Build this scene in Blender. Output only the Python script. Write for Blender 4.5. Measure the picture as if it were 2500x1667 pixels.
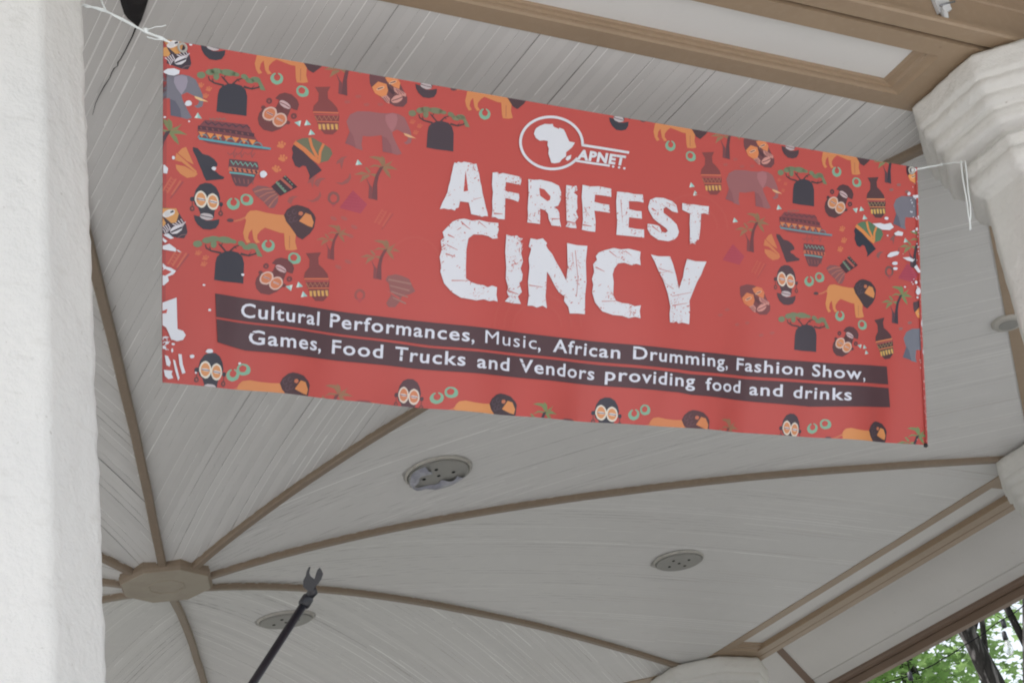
import bpy, bmesh, math, random
from mathutils import Vector, Matrix, noise
from mathutils.geometry import tessellate_polygon

for o in list(bpy.data.objects):
    bpy.data.objects.remove(o, do_unlink=True)
SC = bpy.context.scene
COL = SC.collection
H = 4.66            # the beam soffit's height above the ground: every z below is measured from the soffit
FLOOR = -3.66       # bandstand floor
R = math.radians

# ---------------------------------------------------------------- camera
cd = bpy.data.cameras.new('camera')
cam = bpy.data.objects.new('camera', cd)
COL.objects.link(cam)
cd.sensor_fit = 'HORIZONTAL'
cd.sensor_width = 36.0
cd.lens = 63.11
cd.clip_start = 0.05
cd.clip_end = 1000
_r = Vector((0.0710518, 0.9893324, -0.1271735)); _u = Vector((0.4690620, 0.0793797, 0.8795906)); _b = Vector((0.8803025, -0.1221488, -0.4584182))
cam.matrix_world = Matrix(((_r.x, _u.x, _b.x, 7.453126), (_r.y, _u.y, _b.y, 0.615441), (_r.z, _u.z, _b.z, 1.599026), (0, 0, 0, 1)))
SC.camera = cam

# ---------------------------------------------------------------- sky, sun, exposure
SUN_EL, SUN_AZ = 58.0, -95.0
w = bpy.data.worlds.new('World'); SC.world = w; w.use_nodes = True
nt = w.node_tree; nt.nodes.clear()
sky = nt.nodes.new('ShaderNodeTexSky'); sky.sky_type = 'NISHITA'; sky.sun_disc = False
sky.sun_elevation = R(SUN_EL); sky.sun_rotation = R(90 - SUN_AZ)
sky.air_density = 1.0; sky.dust_density = 3.0; sky.ozone_density = 1.0
hs = nt.nodes.new('ShaderNodeHueSaturation'); hs.inputs['Saturation'].default_value = 0.34
bg = nt.nodes.new('ShaderNodeBackground'); bg.inputs['Strength'].default_value = 0.15
wo = nt.nodes.new('ShaderNodeOutputWorld')
nt.links.new(sky.outputs[0], hs.inputs['Color']); nt.links.new(hs.outputs[0], bg.inputs['Color']); nt.links.new(bg.outputs[0], wo.inputs['Surface'])
sd = bpy.data.lights.new('sun', 'SUN'); sun = bpy.data.objects.new('sun', sd); COL.objects.link(sun)
sd.energy = 1.3; sd.angle = R(14); sd.color = (1.0, 0.965, 0.92)
_d = Vector((math.cos(R(SUN_EL)) * math.cos(R(SUN_AZ)), math.cos(R(SUN_EL)) * math.sin(R(SUN_AZ)), math.sin(R(SUN_EL))))
sun.rotation_euler = _d.to_track_quat('Z', 'Y').to_euler(); sun.location = (0, 0, 30)
SC.view_settings.view_transform = 'Standard'; SC.view_settings.look = 'None'
SC.view_settings.gamma = 1.0; SC.view_settings.use_curve_mapping = False
SC.view_settings.exposure = 1.12
SC.cycles.diffuse_bounces = 6; SC.cycles.max_bounces = 10
SC.cycles.filter_width = 2.0

# ---------------------------------------------------------------- banner artwork: outlines in millimetres from the banner's top-left corner
LOGO=(1120, -132, 1271, -130)
MOTIFS={
'face':[(0,(52,51,64),[122,-327,109,-333,100,-347,96,-367,100,-382,108,-388,114,-402,113,-410,147,-408,147,-398,149,-388,156,-375,160,-362,156,-347,148,-334,136,-327]),(0,(52,51,64),[99,-369,99,-371,98,-373,97,-374,95,-375,93,-376,91,-375,89,-374,88,-372,88,-370,88,-368,89,-366,90,-365,92,-364,94,-364,96,-364,97,-365,99,-367]),(0,(52,51,64),[167,-374,167,-376,166,-377,165,-379,164,-380,162,-380,160,-380,159,-378,158,-377,157,-375,157,-373,158,-371,159,-370,161,-369,163,-369,165,-369,166,-370,167,-372]),(1,(222,214,205),[128,-364,128,-371,127,-378,124,-383,120,-387,115,-388,110,-386,105,-383,102,-377,99,-371,99,-364,101,-357,104,-352,108,-349,113,-347,118,-349,122,-352,126,-358]),(1,(222,214,205),[156,-367,157,-374,155,-380,152,-386,148,-389,143,-390,138,-389,133,-385,130,-380,128,-374,127,-367,129,-360,132,-355,136,-352,141,-350,146,-352,151,-355,154,-360]),(2,(212,148,100),[124,-365,125,-370,124,-375,121,-379,118,-382,114,-383,111,-382,107,-379,104,-375,103,-370,103,-365,104,-360,106,-356,109,-353,113,-352,117,-353,120,-356,123,-360]),(2,(212,148,100),[153,-368,153,-373,152,-378,150,-382,146,-384,143,-385,139,-384,135,-382,133,-378,131,-373,131,-368,132,-363,134,-359,138,-356,141,-355,145,-356,149,-359,151,-363]),(3,(226,222,224),[124,-369,123,-370,122,-371,119,-371,115,-371,112,-371,109,-370,106,-369,105,-368,104,-367,105,-366,107,-365,110,-365,113,-365,116,-365,120,-366,122,-367,124,-368]),(3,(226,222,224),[153,-372,152,-373,150,-373,147,-374,144,-374,140,-374,137,-373,134,-372,133,-371,132,-370,133,-369,135,-368,138,-367,141,-367,145,-368,148,-368,151,-369,152,-370]),(4,(95,90,120),[104,-369,124,-370,124,-368,105,-367]),(4,(95,90,120),[133,-371,152,-373,152,-371,133,-369]),(1,(52,51,64),[99,-407,113,-409,128,-417,145,-415,160,-410,159,-422,152,-433,138,-438,122,-438,109,-429,102,-419]),(2,(190,182,188),[145,-408,144,-411,141,-413,136,-415,131,-416,125,-415,120,-414,116,-412,114,-410,113,-407,114,-404,117,-402,122,-400,127,-400,133,-400,138,-401,142,-403,144,-406]),(3,(80,70,80),[113,-407,129,-409,144,-410,145,-408,129,-407,114,-405]),(1,(92,60,62),[93,-377,93,-386,95,-386,95,-377]),(1,(92,60,62),[100,-391,100,-394,99,-396,98,-397,96,-398,94,-399,92,-398,90,-397,89,-395,89,-393,89,-390,90,-388,91,-387,93,-386,95,-385,97,-386,98,-387,99,-389]),(2,(170,84,82),[97,-392,97,-393,96,-394,96,-395,95,-395,94,-395,93,-395,93,-394,92,-393,92,-392,92,-391,93,-390,93,-389,94,-389,95,-389,95,-389,96,-390,96,-391]),(1,(92,60,62),[161,-381,161,-390,163,-390,163,-381]),(1,(92,60,62),[168,-395,168,-398,167,-400,165,-402,163,-403,162,-403,160,-402,158,-401,157,-399,156,-397,157,-394,158,-392,159,-391,161,-390,163,-389,165,-390,166,-391,167,-393]),(2,(170,84,82),[164,-396,164,-397,164,-398,163,-399,163,-399,162,-399,161,-399,160,-398,160,-397,160,-396,160,-395,160,-394,161,-393,161,-393,162,-393,163,-393,164,-394,164,-395])],
'ring_a':[(0,(126,172,150),[209,-367,208,-372,206,-377,202,-380,196,-383,191,-384,185,-382,181,-380,178,-376,176,-371,177,-366,180,-361,184,-357,189,-355,195,-354,200,-355,205,-358,208,-362]),(1,(185,74,70),[202,-364,201,-367,200,-370,198,-372,195,-374,192,-374,189,-373,187,-372,185,-369,185,-367,185,-364,186,-361,189,-359,191,-357,194,-357,197,-358,199,-359,201,-362]),(1,(185,74,70),[188,-353,195,-352,195,-360,190,-360])],
'ring_b':[(0,(126,172,150),[242,-358,240,-363,236,-366,230,-368,225,-369,219,-368,214,-365,211,-361,210,-356,210,-351,212,-347,216,-343,221,-341,227,-341,233,-342,237,-345,241,-349,242,-354]),(1,(185,74,70),[233,-352,232,-355,231,-357,229,-360,226,-361,223,-361,220,-361,217,-359,216,-357,215,-354,215,-351,217,-349,219,-347,222,-345,225,-345,228,-346,230,-347,232,-349])],
'lion':[(0,(207,133,84),[223,-399,229,-387,236,-380,252,-377,278,-380,302,-381,321,-380,330,-391,344,-407,354,-421,353,-442,359,-459,347,-463,330,-464,327,-453,324,-424,313,-424,294,-420,275,-416,265,-424,257,-435,257,-445,265,-453,255,-456,248,-447,245,-434,243,-424,236,-433,234,-446,241,-455,232,-459,225,-449,221,-435,224,-419,227,-404]),(0,(196,112,84),[227,-394,211,-403,196,-409,197,-412,213,-407,229,-398]),(1,(96,66,72),[195,-409,195,-410,194,-412,191,-413,188,-414,185,-414,183,-414,180,-413,179,-412,178,-411,178,-409,180,-408,182,-406,185,-405,188,-405,191,-405,193,-406,195,-407]),(1,(74,50,58),[341,-355,353,-351,367,-352,384,-356,398,-368,403,-377,400,-401,390,-417,371,-434,358,-429,344,-412,327,-394,321,-380,328,-366]),(2,(207,133,84),[376,-368,390,-371,398,-388,395,-401,384,-399,373,-395,360,-390,369,-378]),(2,(190,110,84),[370,-370,369,-372,368,-373,367,-375,365,-376,363,-376,361,-375,359,-375,358,-373,358,-371,358,-370,359,-368,360,-367,362,-366,364,-366,366,-366,368,-367,369,-368]),(2,(92,68,80),[338,-375,337,-378,335,-379,333,-380,331,-379,330,-376,330,-373,332,-371,335,-371,335,-369,331,-369,328,-372,327,-376,329,-380,332,-382,336,-382,339,-379,340,-375]),(2,(92,68,80),[351,-368,350,-371,348,-373,346,-373,344,-372,343,-369,343,-367,345,-365,348,-364,348,-362,344,-363,341,-366,340,-370,342,-373,345,-375,349,-375,352,-372,353,-368]),(2,(92,68,80),[355,-385,354,-388,352,-390,350,-391,347,-389,346,-387,347,-384,349,-382,352,-382,352,-379,348,-380,345,-383,344,-387,346,-391,349,-393,353,-392,356,-389,357,-386]),(2,(92,68,80),[344,-389,344,-392,342,-394,339,-394,337,-393,336,-391,337,-388,339,-386,341,-386,341,-383,338,-384,335,-387,334,-391,335,-395,339,-397,343,-396,346,-393,347,-390]),(1,(180,106,78),[337,-429,338,-459,340,-459,339,-428])],
'baobab':[(0,(52,51,64),[139,-153,140,-113,143,-98,151,-89,166,-81,181,-79,197,-81,208,-90,213,-105,214,-153,194,-153,165,-154]),(0,(66,52,58),[154,-85,130,-83,118,-78,116,-71,113,-72,116,-81,129,-87,153,-90]),(0,(66,52,58),[166,-81,152,-68,147,-65,145,-67,149,-71,163,-84]),(0,(66,52,58),[153,-71,157,-62,155,-62,151,-70]),(0,(66,52,58),[177,-82,187,-70,199,-64,198,-62,185,-67,173,-80]),(0,(66,52,58),[185,-70,191,-73,192,-71,187,-68]),(0,(66,52,58),[202,-86,224,-87,241,-80,248,-69,245,-68,239,-77,223,-83,203,-80]),(0,(66,52,58),[223,-86,230,-75,229,-75,221,-84]),(0,(66,52,58),[129,-84,125,-75,123,-76,127,-85]),(1,(112,128,100),[107,-70,107,-73,105,-75,102,-78,99,-79,95,-80,92,-79,89,-78,87,-76,86,-73,86,-70,88,-67,91,-65,94,-64,98,-63,101,-63,104,-65,106,-67]),(1,(112,128,100),[129,-59,129,-62,127,-64,124,-67,120,-68,116,-69,112,-68,109,-67,107,-65,106,-63,107,-60,109,-58,112,-55,115,-54,119,-53,123,-53,126,-55,128,-57]),(1,(112,128,100),[148,-53,148,-56,145,-59,141,-61,136,-62,131,-63,126,-63,122,-62,119,-61,118,-58,118,-56,121,-53,125,-51,130,-49,135,-49,140,-49,144,-50,147,-51]),(1,(112,128,100),[181,-55,179,-58,176,-60,171,-62,164,-63,157,-63,151,-62,146,-61,143,-58,142,-56,144,-53,147,-50,152,-48,159,-47,165,-47,172,-48,177,-50,180,-52]),(1,(112,128,100),[141,-67,141,-70,140,-73,138,-76,136,-77,133,-78,130,-77,128,-75,127,-73,126,-70,126,-67,128,-64,129,-61,132,-60,135,-59,137,-60,139,-62,141,-64]),(1,(112,128,100),[191,-57,190,-58,188,-60,184,-61,181,-61,177,-61,174,-60,171,-59,169,-57,169,-56,170,-54,172,-52,175,-51,179,-51,182,-51,186,-52,189,-53,190,-55]),(1,(112,128,100),[213,-61,211,-63,209,-65,206,-65,203,-65,200,-64,197,-63,195,-61,194,-58,194,-56,196,-54,198,-53,201,-52,204,-52,207,-53,210,-55,212,-57,213,-59]),(1,(112,128,100),[229,-67,227,-69,225,-71,222,-72,218,-72,214,-72,210,-71,207,-69,206,-67,206,-65,207,-63,209,-61,212,-60,216,-60,220,-60,224,-61,227,-63,228,-65]),(1,(112,128,100),[244,-61,243,-64,241,-66,237,-67,233,-68,228,-68,224,-67,221,-66,219,-63,218,-61,219,-59,222,-56,226,-55,230,-54,234,-54,239,-55,242,-57,244,-59]),(1,(112,128,100),[227,-56,243,-60,253,-75,258,-84,245,-84,240,-72])],
'tilt_mask':[(0,(74,50,58),[255,-126,287,-120,317,-135,317,-156,300,-172,280,-182,258,-180,246,-169,242,-155,245,-141]),(0,(74,50,58),[294,-102,325,-117,318,-137,284,-127]),(1,(74,50,58),[283,-99,293,-87,307,-81,325,-83,339,-93,345,-105,341,-120,332,-119,324,-116,310,-106,296,-102]),(2,(214,188,180),[287,-125,289,-130,290,-136,288,-142,284,-148,279,-153,273,-156,266,-156,260,-155,256,-152,253,-147,253,-141,255,-135,258,-129,264,-125,270,-122,276,-121,282,-122]),(3,(208,142,92),[283,-128,285,-132,285,-136,284,-141,281,-146,277,-149,272,-152,267,-152,263,-151,259,-149,257,-145,257,-141,258,-136,261,-132,266,-128,270,-126,275,-125,280,-126]),(4,(218,205,205),[262,-138,279,-143,280,-139,264,-134]),(5,(96,70,90),[263,-137,279,-142,280,-140,263,-135]),(2,(214,188,180),[313,-137,315,-142,316,-148,314,-154,310,-159,305,-164,299,-167,292,-168,286,-166,282,-163,279,-158,279,-152,280,-146,284,-141,290,-136,296,-133,302,-132,308,-133]),(3,(208,142,92),[309,-140,311,-143,312,-148,310,-153,307,-157,303,-161,298,-163,293,-164,289,-163,285,-160,283,-157,283,-152,284,-147,287,-143,292,-139,296,-137,301,-136,306,-137]),(4,(218,205,205),[288,-149,305,-154,306,-151,290,-145]),(5,(96,70,90),[289,-148,305,-153,306,-152,289,-147]),(2,(202,178,184),[323,-117,321,-119,317,-120,313,-119,307,-118,303,-116,298,-113,295,-109,294,-106,295,-104,297,-102,300,-101,305,-101,310,-103,315,-105,319,-108,322,-111,323,-114]),(3,(84,58,66),[295,-108,308,-111,321,-117,322,-115,309,-109,296,-106]),(1,(64,44,50),[305,-125,303,-126,301,-127,299,-128,296,-128,294,-127,292,-125,290,-123,290,-121,290,-119,292,-117,294,-116,296,-116,299,-116,301,-117,303,-119,305,-121,305,-123]),(0,(74,50,58),[276,-106,276,-109,275,-111,273,-113,270,-115,268,-115,265,-114,263,-113,261,-111,261,-109,261,-106,262,-104,264,-102,267,-100,269,-100,272,-100,274,-102,276,-104]),(1,(158,78,80),[271,-108,271,-109,270,-109,270,-110,269,-111,268,-111,267,-110,266,-110,266,-109,265,-108,266,-108,266,-107,267,-106,267,-106,268,-105,269,-106,270,-106,270,-107]),(0,(74,50,58),[341,-134,341,-137,339,-139,337,-141,335,-142,332,-143,329,-142,327,-141,326,-139,325,-136,325,-134,327,-131,329,-129,331,-128,334,-128,337,-128,339,-129,340,-131]),(1,(158,78,80),[335,-135,335,-136,335,-137,334,-138,333,-138,332,-138,331,-138,331,-138,330,-137,330,-136,330,-135,330,-134,331,-134,332,-133,333,-133,334,-133,335,-134,335,-134]),(0,(74,50,58),[260,-125,260,-127,259,-128,258,-129,256,-130,254,-130,252,-130,250,-129,249,-128,249,-127,249,-125,250,-124,251,-122,253,-121,255,-121,257,-121,259,-122,260,-123]),(0,(74,50,58),[325,-152,324,-154,324,-155,322,-157,321,-158,319,-158,317,-158,315,-157,314,-155,314,-154,314,-152,315,-151,316,-150,318,-149,320,-148,322,-149,323,-150,324,-151])],
'vase':[(0,(74,50,58),[383,-55,424,-48,417,-62,419,-78,431,-86,444,-98,451,-118,450,-138,447,-155,436,-166,415,-168,401,-156,390,-134,381,-115,383,-102,394,-88,394,-69]),(1,(222,138,92),[382,-120,448,-112,448,-108,382,-116]),(1,(178,84,84),[384,-125,449,-117,448,-113,384,-122]),(1,(148,140,104),[386,-128,394,-138,399,-127,406,-136,411,-125,418,-134,423,-123,430,-133,435,-121,442,-131,448,-119,446,-118,442,-128,435,-118,430,-130,423,-120,418,-131,411,-122,406,-133,399,-124,394,-135,389,-126]),(1,(206,132,86),[393,-141,450,-134,450,-131,393,-138]),(1,(214,176,100),[397,-145,404,-145,405,-158,399,-158]),(1,(104,116,104),[404,-145,407,-144,408,-158,406,-158]),(1,(214,176,100),[407,-144,414,-143,416,-157,410,-157]),(1,(104,116,104),[415,-143,418,-143,418,-156,417,-156]),(1,(214,176,100),[418,-142,425,-141,427,-155,421,-155]),(1,(104,116,104),[426,-141,429,-141,429,-155,428,-155]),(1,(214,176,100),[429,-141,436,-140,438,-153,432,-154]),(1,(104,116,104),[437,-140,439,-139,440,-153,439,-153]),(1,(214,176,100),[440,-139,447,-138,449,-152,443,-152]),(1,(104,116,104),[448,-138,450,-138,451,-151,450,-152])],
'gem':[(0,(150,196,194),[366,-139,379,-150,361,-154]),(1,(206,218,216),[366,-139,368,-153,361,-154])],
'elephant':[(0,(116,114,128),[470,-128,479,-109,498,-98,531,-94,553,-94,576,-92,593,-88,610,-89,625,-95,635,-112,644,-129,647,-145,645,-157,634,-163,625,-159,633,-155,637,-146,624,-135,606,-129,593,-137,596,-147,609,-169,622,-188,610,-193,596,-191,580,-175,567,-156,565,-149,534,-157,515,-158,513,-180,517,-194,497,-191,485,-173,480,-153]),(1,(94,92,110),[481,-150,469,-183,489,-187,499,-190,490,-162]),(1,(94,92,110),[566,-151,570,-190,596,-191,592,-171,579,-154]),(1,(150,142,160),[573,-97,590,-89,603,-91,606,-103,603,-119,593,-137,580,-123,573,-110]),(2,(228,190,142),[624,-135,638,-137,659,-144,639,-144,627,-140])],
'hat':[(0,(122,64,72),[112,-177,218,-173,226,-184,236,-198,253,-219,277,-228,217,-232,124,-232,105,-225,96,-206,97,-196]),(1,(76,52,68),[112,-183,121,-189,129,-182,138,-188,146,-181,155,-187,163,-180,172,-186,180,-179,189,-185,198,-178,207,-184,215,-177,223,-183,225,-180,215,-174,207,-180,198,-175,190,-181,181,-176,172,-182,164,-177,155,-183,146,-178,138,-184,130,-179,121,-185,114,-180]),(1,(80,48,62),[96,-202,165,-200,235,-201,236,-192,165,-191,96,-193]),(2,(128,72,74),[101,-197,105,-201,107,-198,103,-195]),(2,(128,72,74),[115,-197,119,-201,122,-198,118,-194]),(2,(128,72,74),[129,-197,134,-201,136,-198,132,-194]),(2,(128,72,74),[144,-197,148,-200,150,-198,146,-194]),(2,(128,72,74),[158,-197,162,-200,165,-198,161,-194]),(2,(128,72,74),[173,-196,177,-200,179,-197,175,-194]),(2,(128,72,74),[187,-196,191,-200,194,-197,190,-193]),(2,(128,72,74),[202,-196,206,-200,209,-197,205,-193]),(2,(128,72,74),[217,-196,221,-199,223,-197,219,-193]),(1,(218,136,78),[98,-207,116,-207,107,-220]),(1,(218,136,78),[118,-207,137,-207,128,-220]),(1,(218,136,78),[139,-207,157,-207,148,-220]),(1,(218,136,78),[159,-208,178,-207,169,-220]),(1,(218,136,78),[180,-208,199,-208,190,-221]),(1,(218,136,78),[201,-208,220,-208,211,-221]),(1,(218,136,78),[222,-208,241,-208,232,-221]),(1,(84,156,172),[100,-226,174,-227,279,-226,279,-221,175,-222,101,-221]),(1,(98,140,150),[122,-219,121,-215,117,-212,112,-211,107,-212,102,-214,98,-218,97,-222,100,-223,101,-219,103,-216,107,-214,112,-214,116,-214,119,-217,120,-220]),(1,(98,140,150),[156,-219,154,-215,151,-212,146,-211,140,-212,135,-214,132,-218,131,-222,134,-223,134,-219,137,-216,141,-214,145,-214,149,-215,152,-217,153,-220]),(1,(98,140,150),[190,-219,188,-215,184,-212,179,-211,174,-212,169,-215,165,-218,164,-223,167,-223,168,-220,170,-217,174,-215,179,-214,183,-215,186,-217,187,-220]),(1,(98,140,150),[224,-219,222,-215,218,-213,213,-211,208,-212,203,-215,199,-219,198,-223,201,-223,202,-220,204,-217,208,-215,213,-214,217,-215,220,-217,221,-221]),(1,(98,140,150),[258,-220,256,-216,253,-213,247,-212,242,-212,237,-215,233,-219,232,-223,235,-224,236,-220,238,-217,242,-215,247,-214,251,-215,254,-218,255,-221]),(0,(128,104,100),[122,-173,128,-177,132,-172,137,-176,141,-170,146,-174,150,-169,154,-173,158,-168,162,-171,164,-169,158,-165,154,-170,149,-166,145,-171,141,-167,137,-173,132,-169,128,-174,125,-170])],
'woman':[(0,(52,51,64),[87,-246,99,-247,112,-259,128,-261,141,-268,149,-277,149,-284,142,-286,135,-291,139,-295,147,-297,154,-303,168,-308,165,-313,124,-322,117,-311,113,-301,107,-290,98,-271,88,-255]),(0,(207,133,84),[71,-248,82,-268,92,-287,76,-281,52,-265,61,-253]),(0,(207,133,84),[49,-265,76,-284,100,-302,100,-307,63,-285,46,-283]),(0,(207,133,84),[49,-293,71,-294,103,-308,96,-316,78,-321,61,-313,51,-303])],
'pot':[(0,(98,62,72),[177,-262,247,-260,252,-275,246,-288,240,-307,225,-324,196,-325,189,-314,182,-297,176,-283]),(1,(110,166,158),[180,-267,188,-276,193,-267,199,-275,205,-267,211,-275,217,-267,223,-275,229,-266,235,-274,241,-266,246,-273,249,-271,241,-263,236,-271,229,-263,224,-271,217,-264,212,-272,205,-264,200,-272,193,-264,188,-273,182,-265]),(1,(196,112,88),[177,-291,215,-290,252,-290,252,-280,215,-281,177,-281]),(2,(84,52,62),[183,-284,188,-291,192,-288,187,-282]),(2,(84,52,62),[194,-284,199,-291,203,-288,198,-281]),(2,(84,52,62),[206,-284,211,-291,215,-288,210,-281]),(2,(84,52,62),[218,-283,223,-290,227,-288,222,-281]),(2,(84,52,62),[230,-283,235,-290,238,-287,234,-280]),(2,(84,52,62),[241,-283,246,-290,250,-287,245,-280]),(1,(98,166,172),[179,-297,210,-296,241,-297,242,-293,210,-292,179,-293]),(1,(140,84,84),[190,-306,195,-318,198,-317,193,-305]),(1,(140,84,84),[202,-306,206,-318,208,-317,204,-305]),(1,(140,84,84),[214,-306,216,-317,219,-317,216,-305]),(1,(140,84,84),[225,-306,226,-317,229,-316,228,-305]),(1,(140,84,84),[237,-306,237,-316,240,-316,240,-306]),(0,(146,74,76),[191,-258,188,-246,193,-235,191,-234,185,-246,188,-259]),(0,(146,74,76),[186,-245,178,-251,172,-247,171,-249,179,-254,188,-247]),(0,(146,74,76),[191,-256,197,-245,195,-244,189,-255]),(0,(146,74,76),[209,-255,206,-243,211,-233,209,-232,203,-243,206,-256]),(0,(146,74,76),[204,-242,196,-249,190,-244,189,-246,197,-251,206,-244]),(0,(146,74,76),[209,-253,215,-242,213,-241,207,-252]),(0,(146,74,76),[235,-252,232,-240,237,-229,235,-228,229,-240,232,-252]),(0,(146,74,76),[230,-239,222,-245,216,-241,215,-243,222,-247,232,-240]),(0,(146,74,76),[235,-250,241,-239,239,-238,233,-249])],
'paw':[(0,(206,122,82),[313,-213,312,-216,308,-219,304,-219,300,-218,298,-215,299,-211,303,-209,308,-208,311,-210]),(0,(206,122,82),[300,-215,300,-217,298,-218,296,-218,295,-217,294,-215,295,-213,296,-212,298,-211,299,-213]),(0,(206,122,82),[303,-207,302,-209,301,-211,299,-211,298,-210,297,-208,297,-206,299,-204,301,-204,302,-205]),(0,(206,122,82),[310,-204,309,-206,308,-208,306,-208,304,-207,304,-205,304,-203,306,-201,307,-201,309,-202]),(0,(206,122,82),[317,-207,316,-209,315,-211,313,-211,312,-210,311,-208,311,-206,313,-204,314,-204,316,-205])],
'turban':[(0,(58,46,60),[337,-204,351,-207,374,-227,399,-245,413,-258,380,-286,382,-275,371,-254,363,-253,354,-260,343,-256,339,-248,334,-238,336,-225,332,-215]),(1,(98,112,88),[339,-197,358,-186,384,-181,410,-191,432,-201,438,-213,428,-232,407,-240,382,-231,359,-211]),(2,(212,128,76),[335,-204,361,-218,384,-235,404,-244,409,-235,391,-226,368,-209,341,-195]),(2,(212,128,76),[373,-184,380,-205,396,-231,403,-227,386,-201,380,-181]),(2,(212,128,76),[410,-191,402,-212,401,-238,408,-238,409,-213,417,-193])],
'drum':[(0,(134,84,88),[237,-328,251,-317,272,-316,291,-320,305,-333,304,-351,295,-366,283,-368,266,-353,247,-341]),(1,(178,110,96),[244,-335,267,-325,289,-322,289,-319,266,-322,243,-332]),(1,(178,110,96),[257,-346,276,-333,295,-328,295,-325,275,-331,256,-344]),(1,(178,110,96),[270,-356,285,-341,300,-332,299,-330,283,-339,268,-355]),(1,(178,110,96),[283,-367,294,-348,305,-337,303,-335,292,-347,280,-365]),(1,(62,42,54),[285,-315,320,-283,352,-307,309,-335]),(2,(112,138,122),[295,-304,320,-326,325,-321,300,-299]),(2,(176,92,84),[307,-295,336,-315,340,-310,311,-290]),(3,(62,42,54),[301,-304,305,-301,304,-299,300,-302]),(3,(112,138,122),[316,-287,320,-289,322,-287,318,-284]),(3,(62,42,54),[306,-309,311,-307,310,-305,305,-307]),(3,(112,138,122),[323,-292,326,-294,328,-292,324,-290]),(3,(62,42,54),[312,-314,317,-312,316,-310,311,-312]),(3,(112,138,122),[329,-297,332,-300,334,-298,331,-295]),(3,(62,42,54),[318,-319,322,-317,321,-315,317,-317]),(3,(112,138,122),[335,-302,338,-305,340,-303,337,-300])],
'palm':[(0,(116,136,92),[572,-227,560,-213,534,-208,548,-204,565,-204,573,-216]),(0,(116,136,92),[572,-227,567,-209,568,-200,577,-206,579,-218]),(0,(116,136,92),[572,-224,591,-214,599,-207,589,-222]),(0,(116,136,92),[573,-225,594,-222,613,-230,598,-230,581,-232]),(0,(116,136,92),[575,-226,590,-238,596,-254,584,-246,572,-232]),(0,(116,136,92),[572,-226,549,-225,534,-235,552,-229,569,-231]),(0,(124,134,94),[537,-250,517,-247,497,-257,517,-255]),(0,(124,134,94),[537,-251,520,-257,514,-275,522,-268,540,-255]),(0,(124,134,94),[537,-249,525,-236,530,-234,542,-244]),(0,(124,134,94),[538,-250,556,-247,563,-260,551,-255]),(1,(58,50,64),[565,-229,575,-226,563,-252,560,-273,563,-313,548,-311,549,-280,554,-253]),(0,(88,62,74),[529,-258,541,-276,548,-283,549,-312,539,-311,539,-281])],
'pyramid':[(0,(170,64,84),[497,-296,537,-326,521,-351,464,-344]),(1,(158,56,78),[490,-306,506,-309,507,-308,490,-305]),(1,(158,56,78),[484,-314,511,-316,511,-314,484,-313]),(1,(158,56,78),[478,-322,515,-322,515,-321,479,-321]),(1,(158,56,78),[473,-330,519,-329,519,-328,473,-329]),(1,(158,56,78),[467,-338,524,-336,524,-335,467,-337])],
'banana':[(0,(140,84,84),[478,-214,463,-218,451,-230,449,-238,459,-233,464,-249,467,-233,469,-222]),(0,(140,84,84),[394,-294,399,-283,409,-277,425,-276,412,-284,405,-301]),(0,(140,84,84),[449,-283,467,-281,483,-267,487,-253,491,-266,483,-280,467,-287])],
'necklace':[(0,(120,80,80),[463,-320,463,-325,460,-330,456,-334,451,-337,445,-338,440,-336,435,-333,432,-329,431,-324,432,-318,434,-313,438,-309,443,-306,449,-306,455,-307,459,-310,462,-314]),(1,(185,74,70),[456,-322,456,-325,455,-328,452,-331,449,-332,446,-333,443,-332,440,-330,439,-327,438,-324,438,-321,440,-318,442,-315,445,-313,448,-313,451,-314,454,-316,456,-318]),(0,(168,66,78),[438,-334,458,-332,448,-345])],
'textile':[(0,(198,106,84),[24,-360,42,-324,39,-323,20,-359]),(0,(198,106,84),[35,-363,54,-327,50,-326,31,-362]),(0,(198,106,84),[46,-366,65,-330,61,-329,42,-365]),(0,(196,104,84),[28,-357,35,-360,36,-358,29,-355]),(0,(196,104,84),[31,-350,38,-353,39,-351,32,-348]),(0,(196,104,84),[34,-342,41,-345,42,-343,35,-340]),(0,(196,104,84),[37,-335,44,-338,45,-336,38,-333]),(0,(196,104,84),[40,-328,47,-331,48,-329,41,-326]),(0,(152,70,76),[43,-375,71,-332,68,-330,40,-374])],
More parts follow.
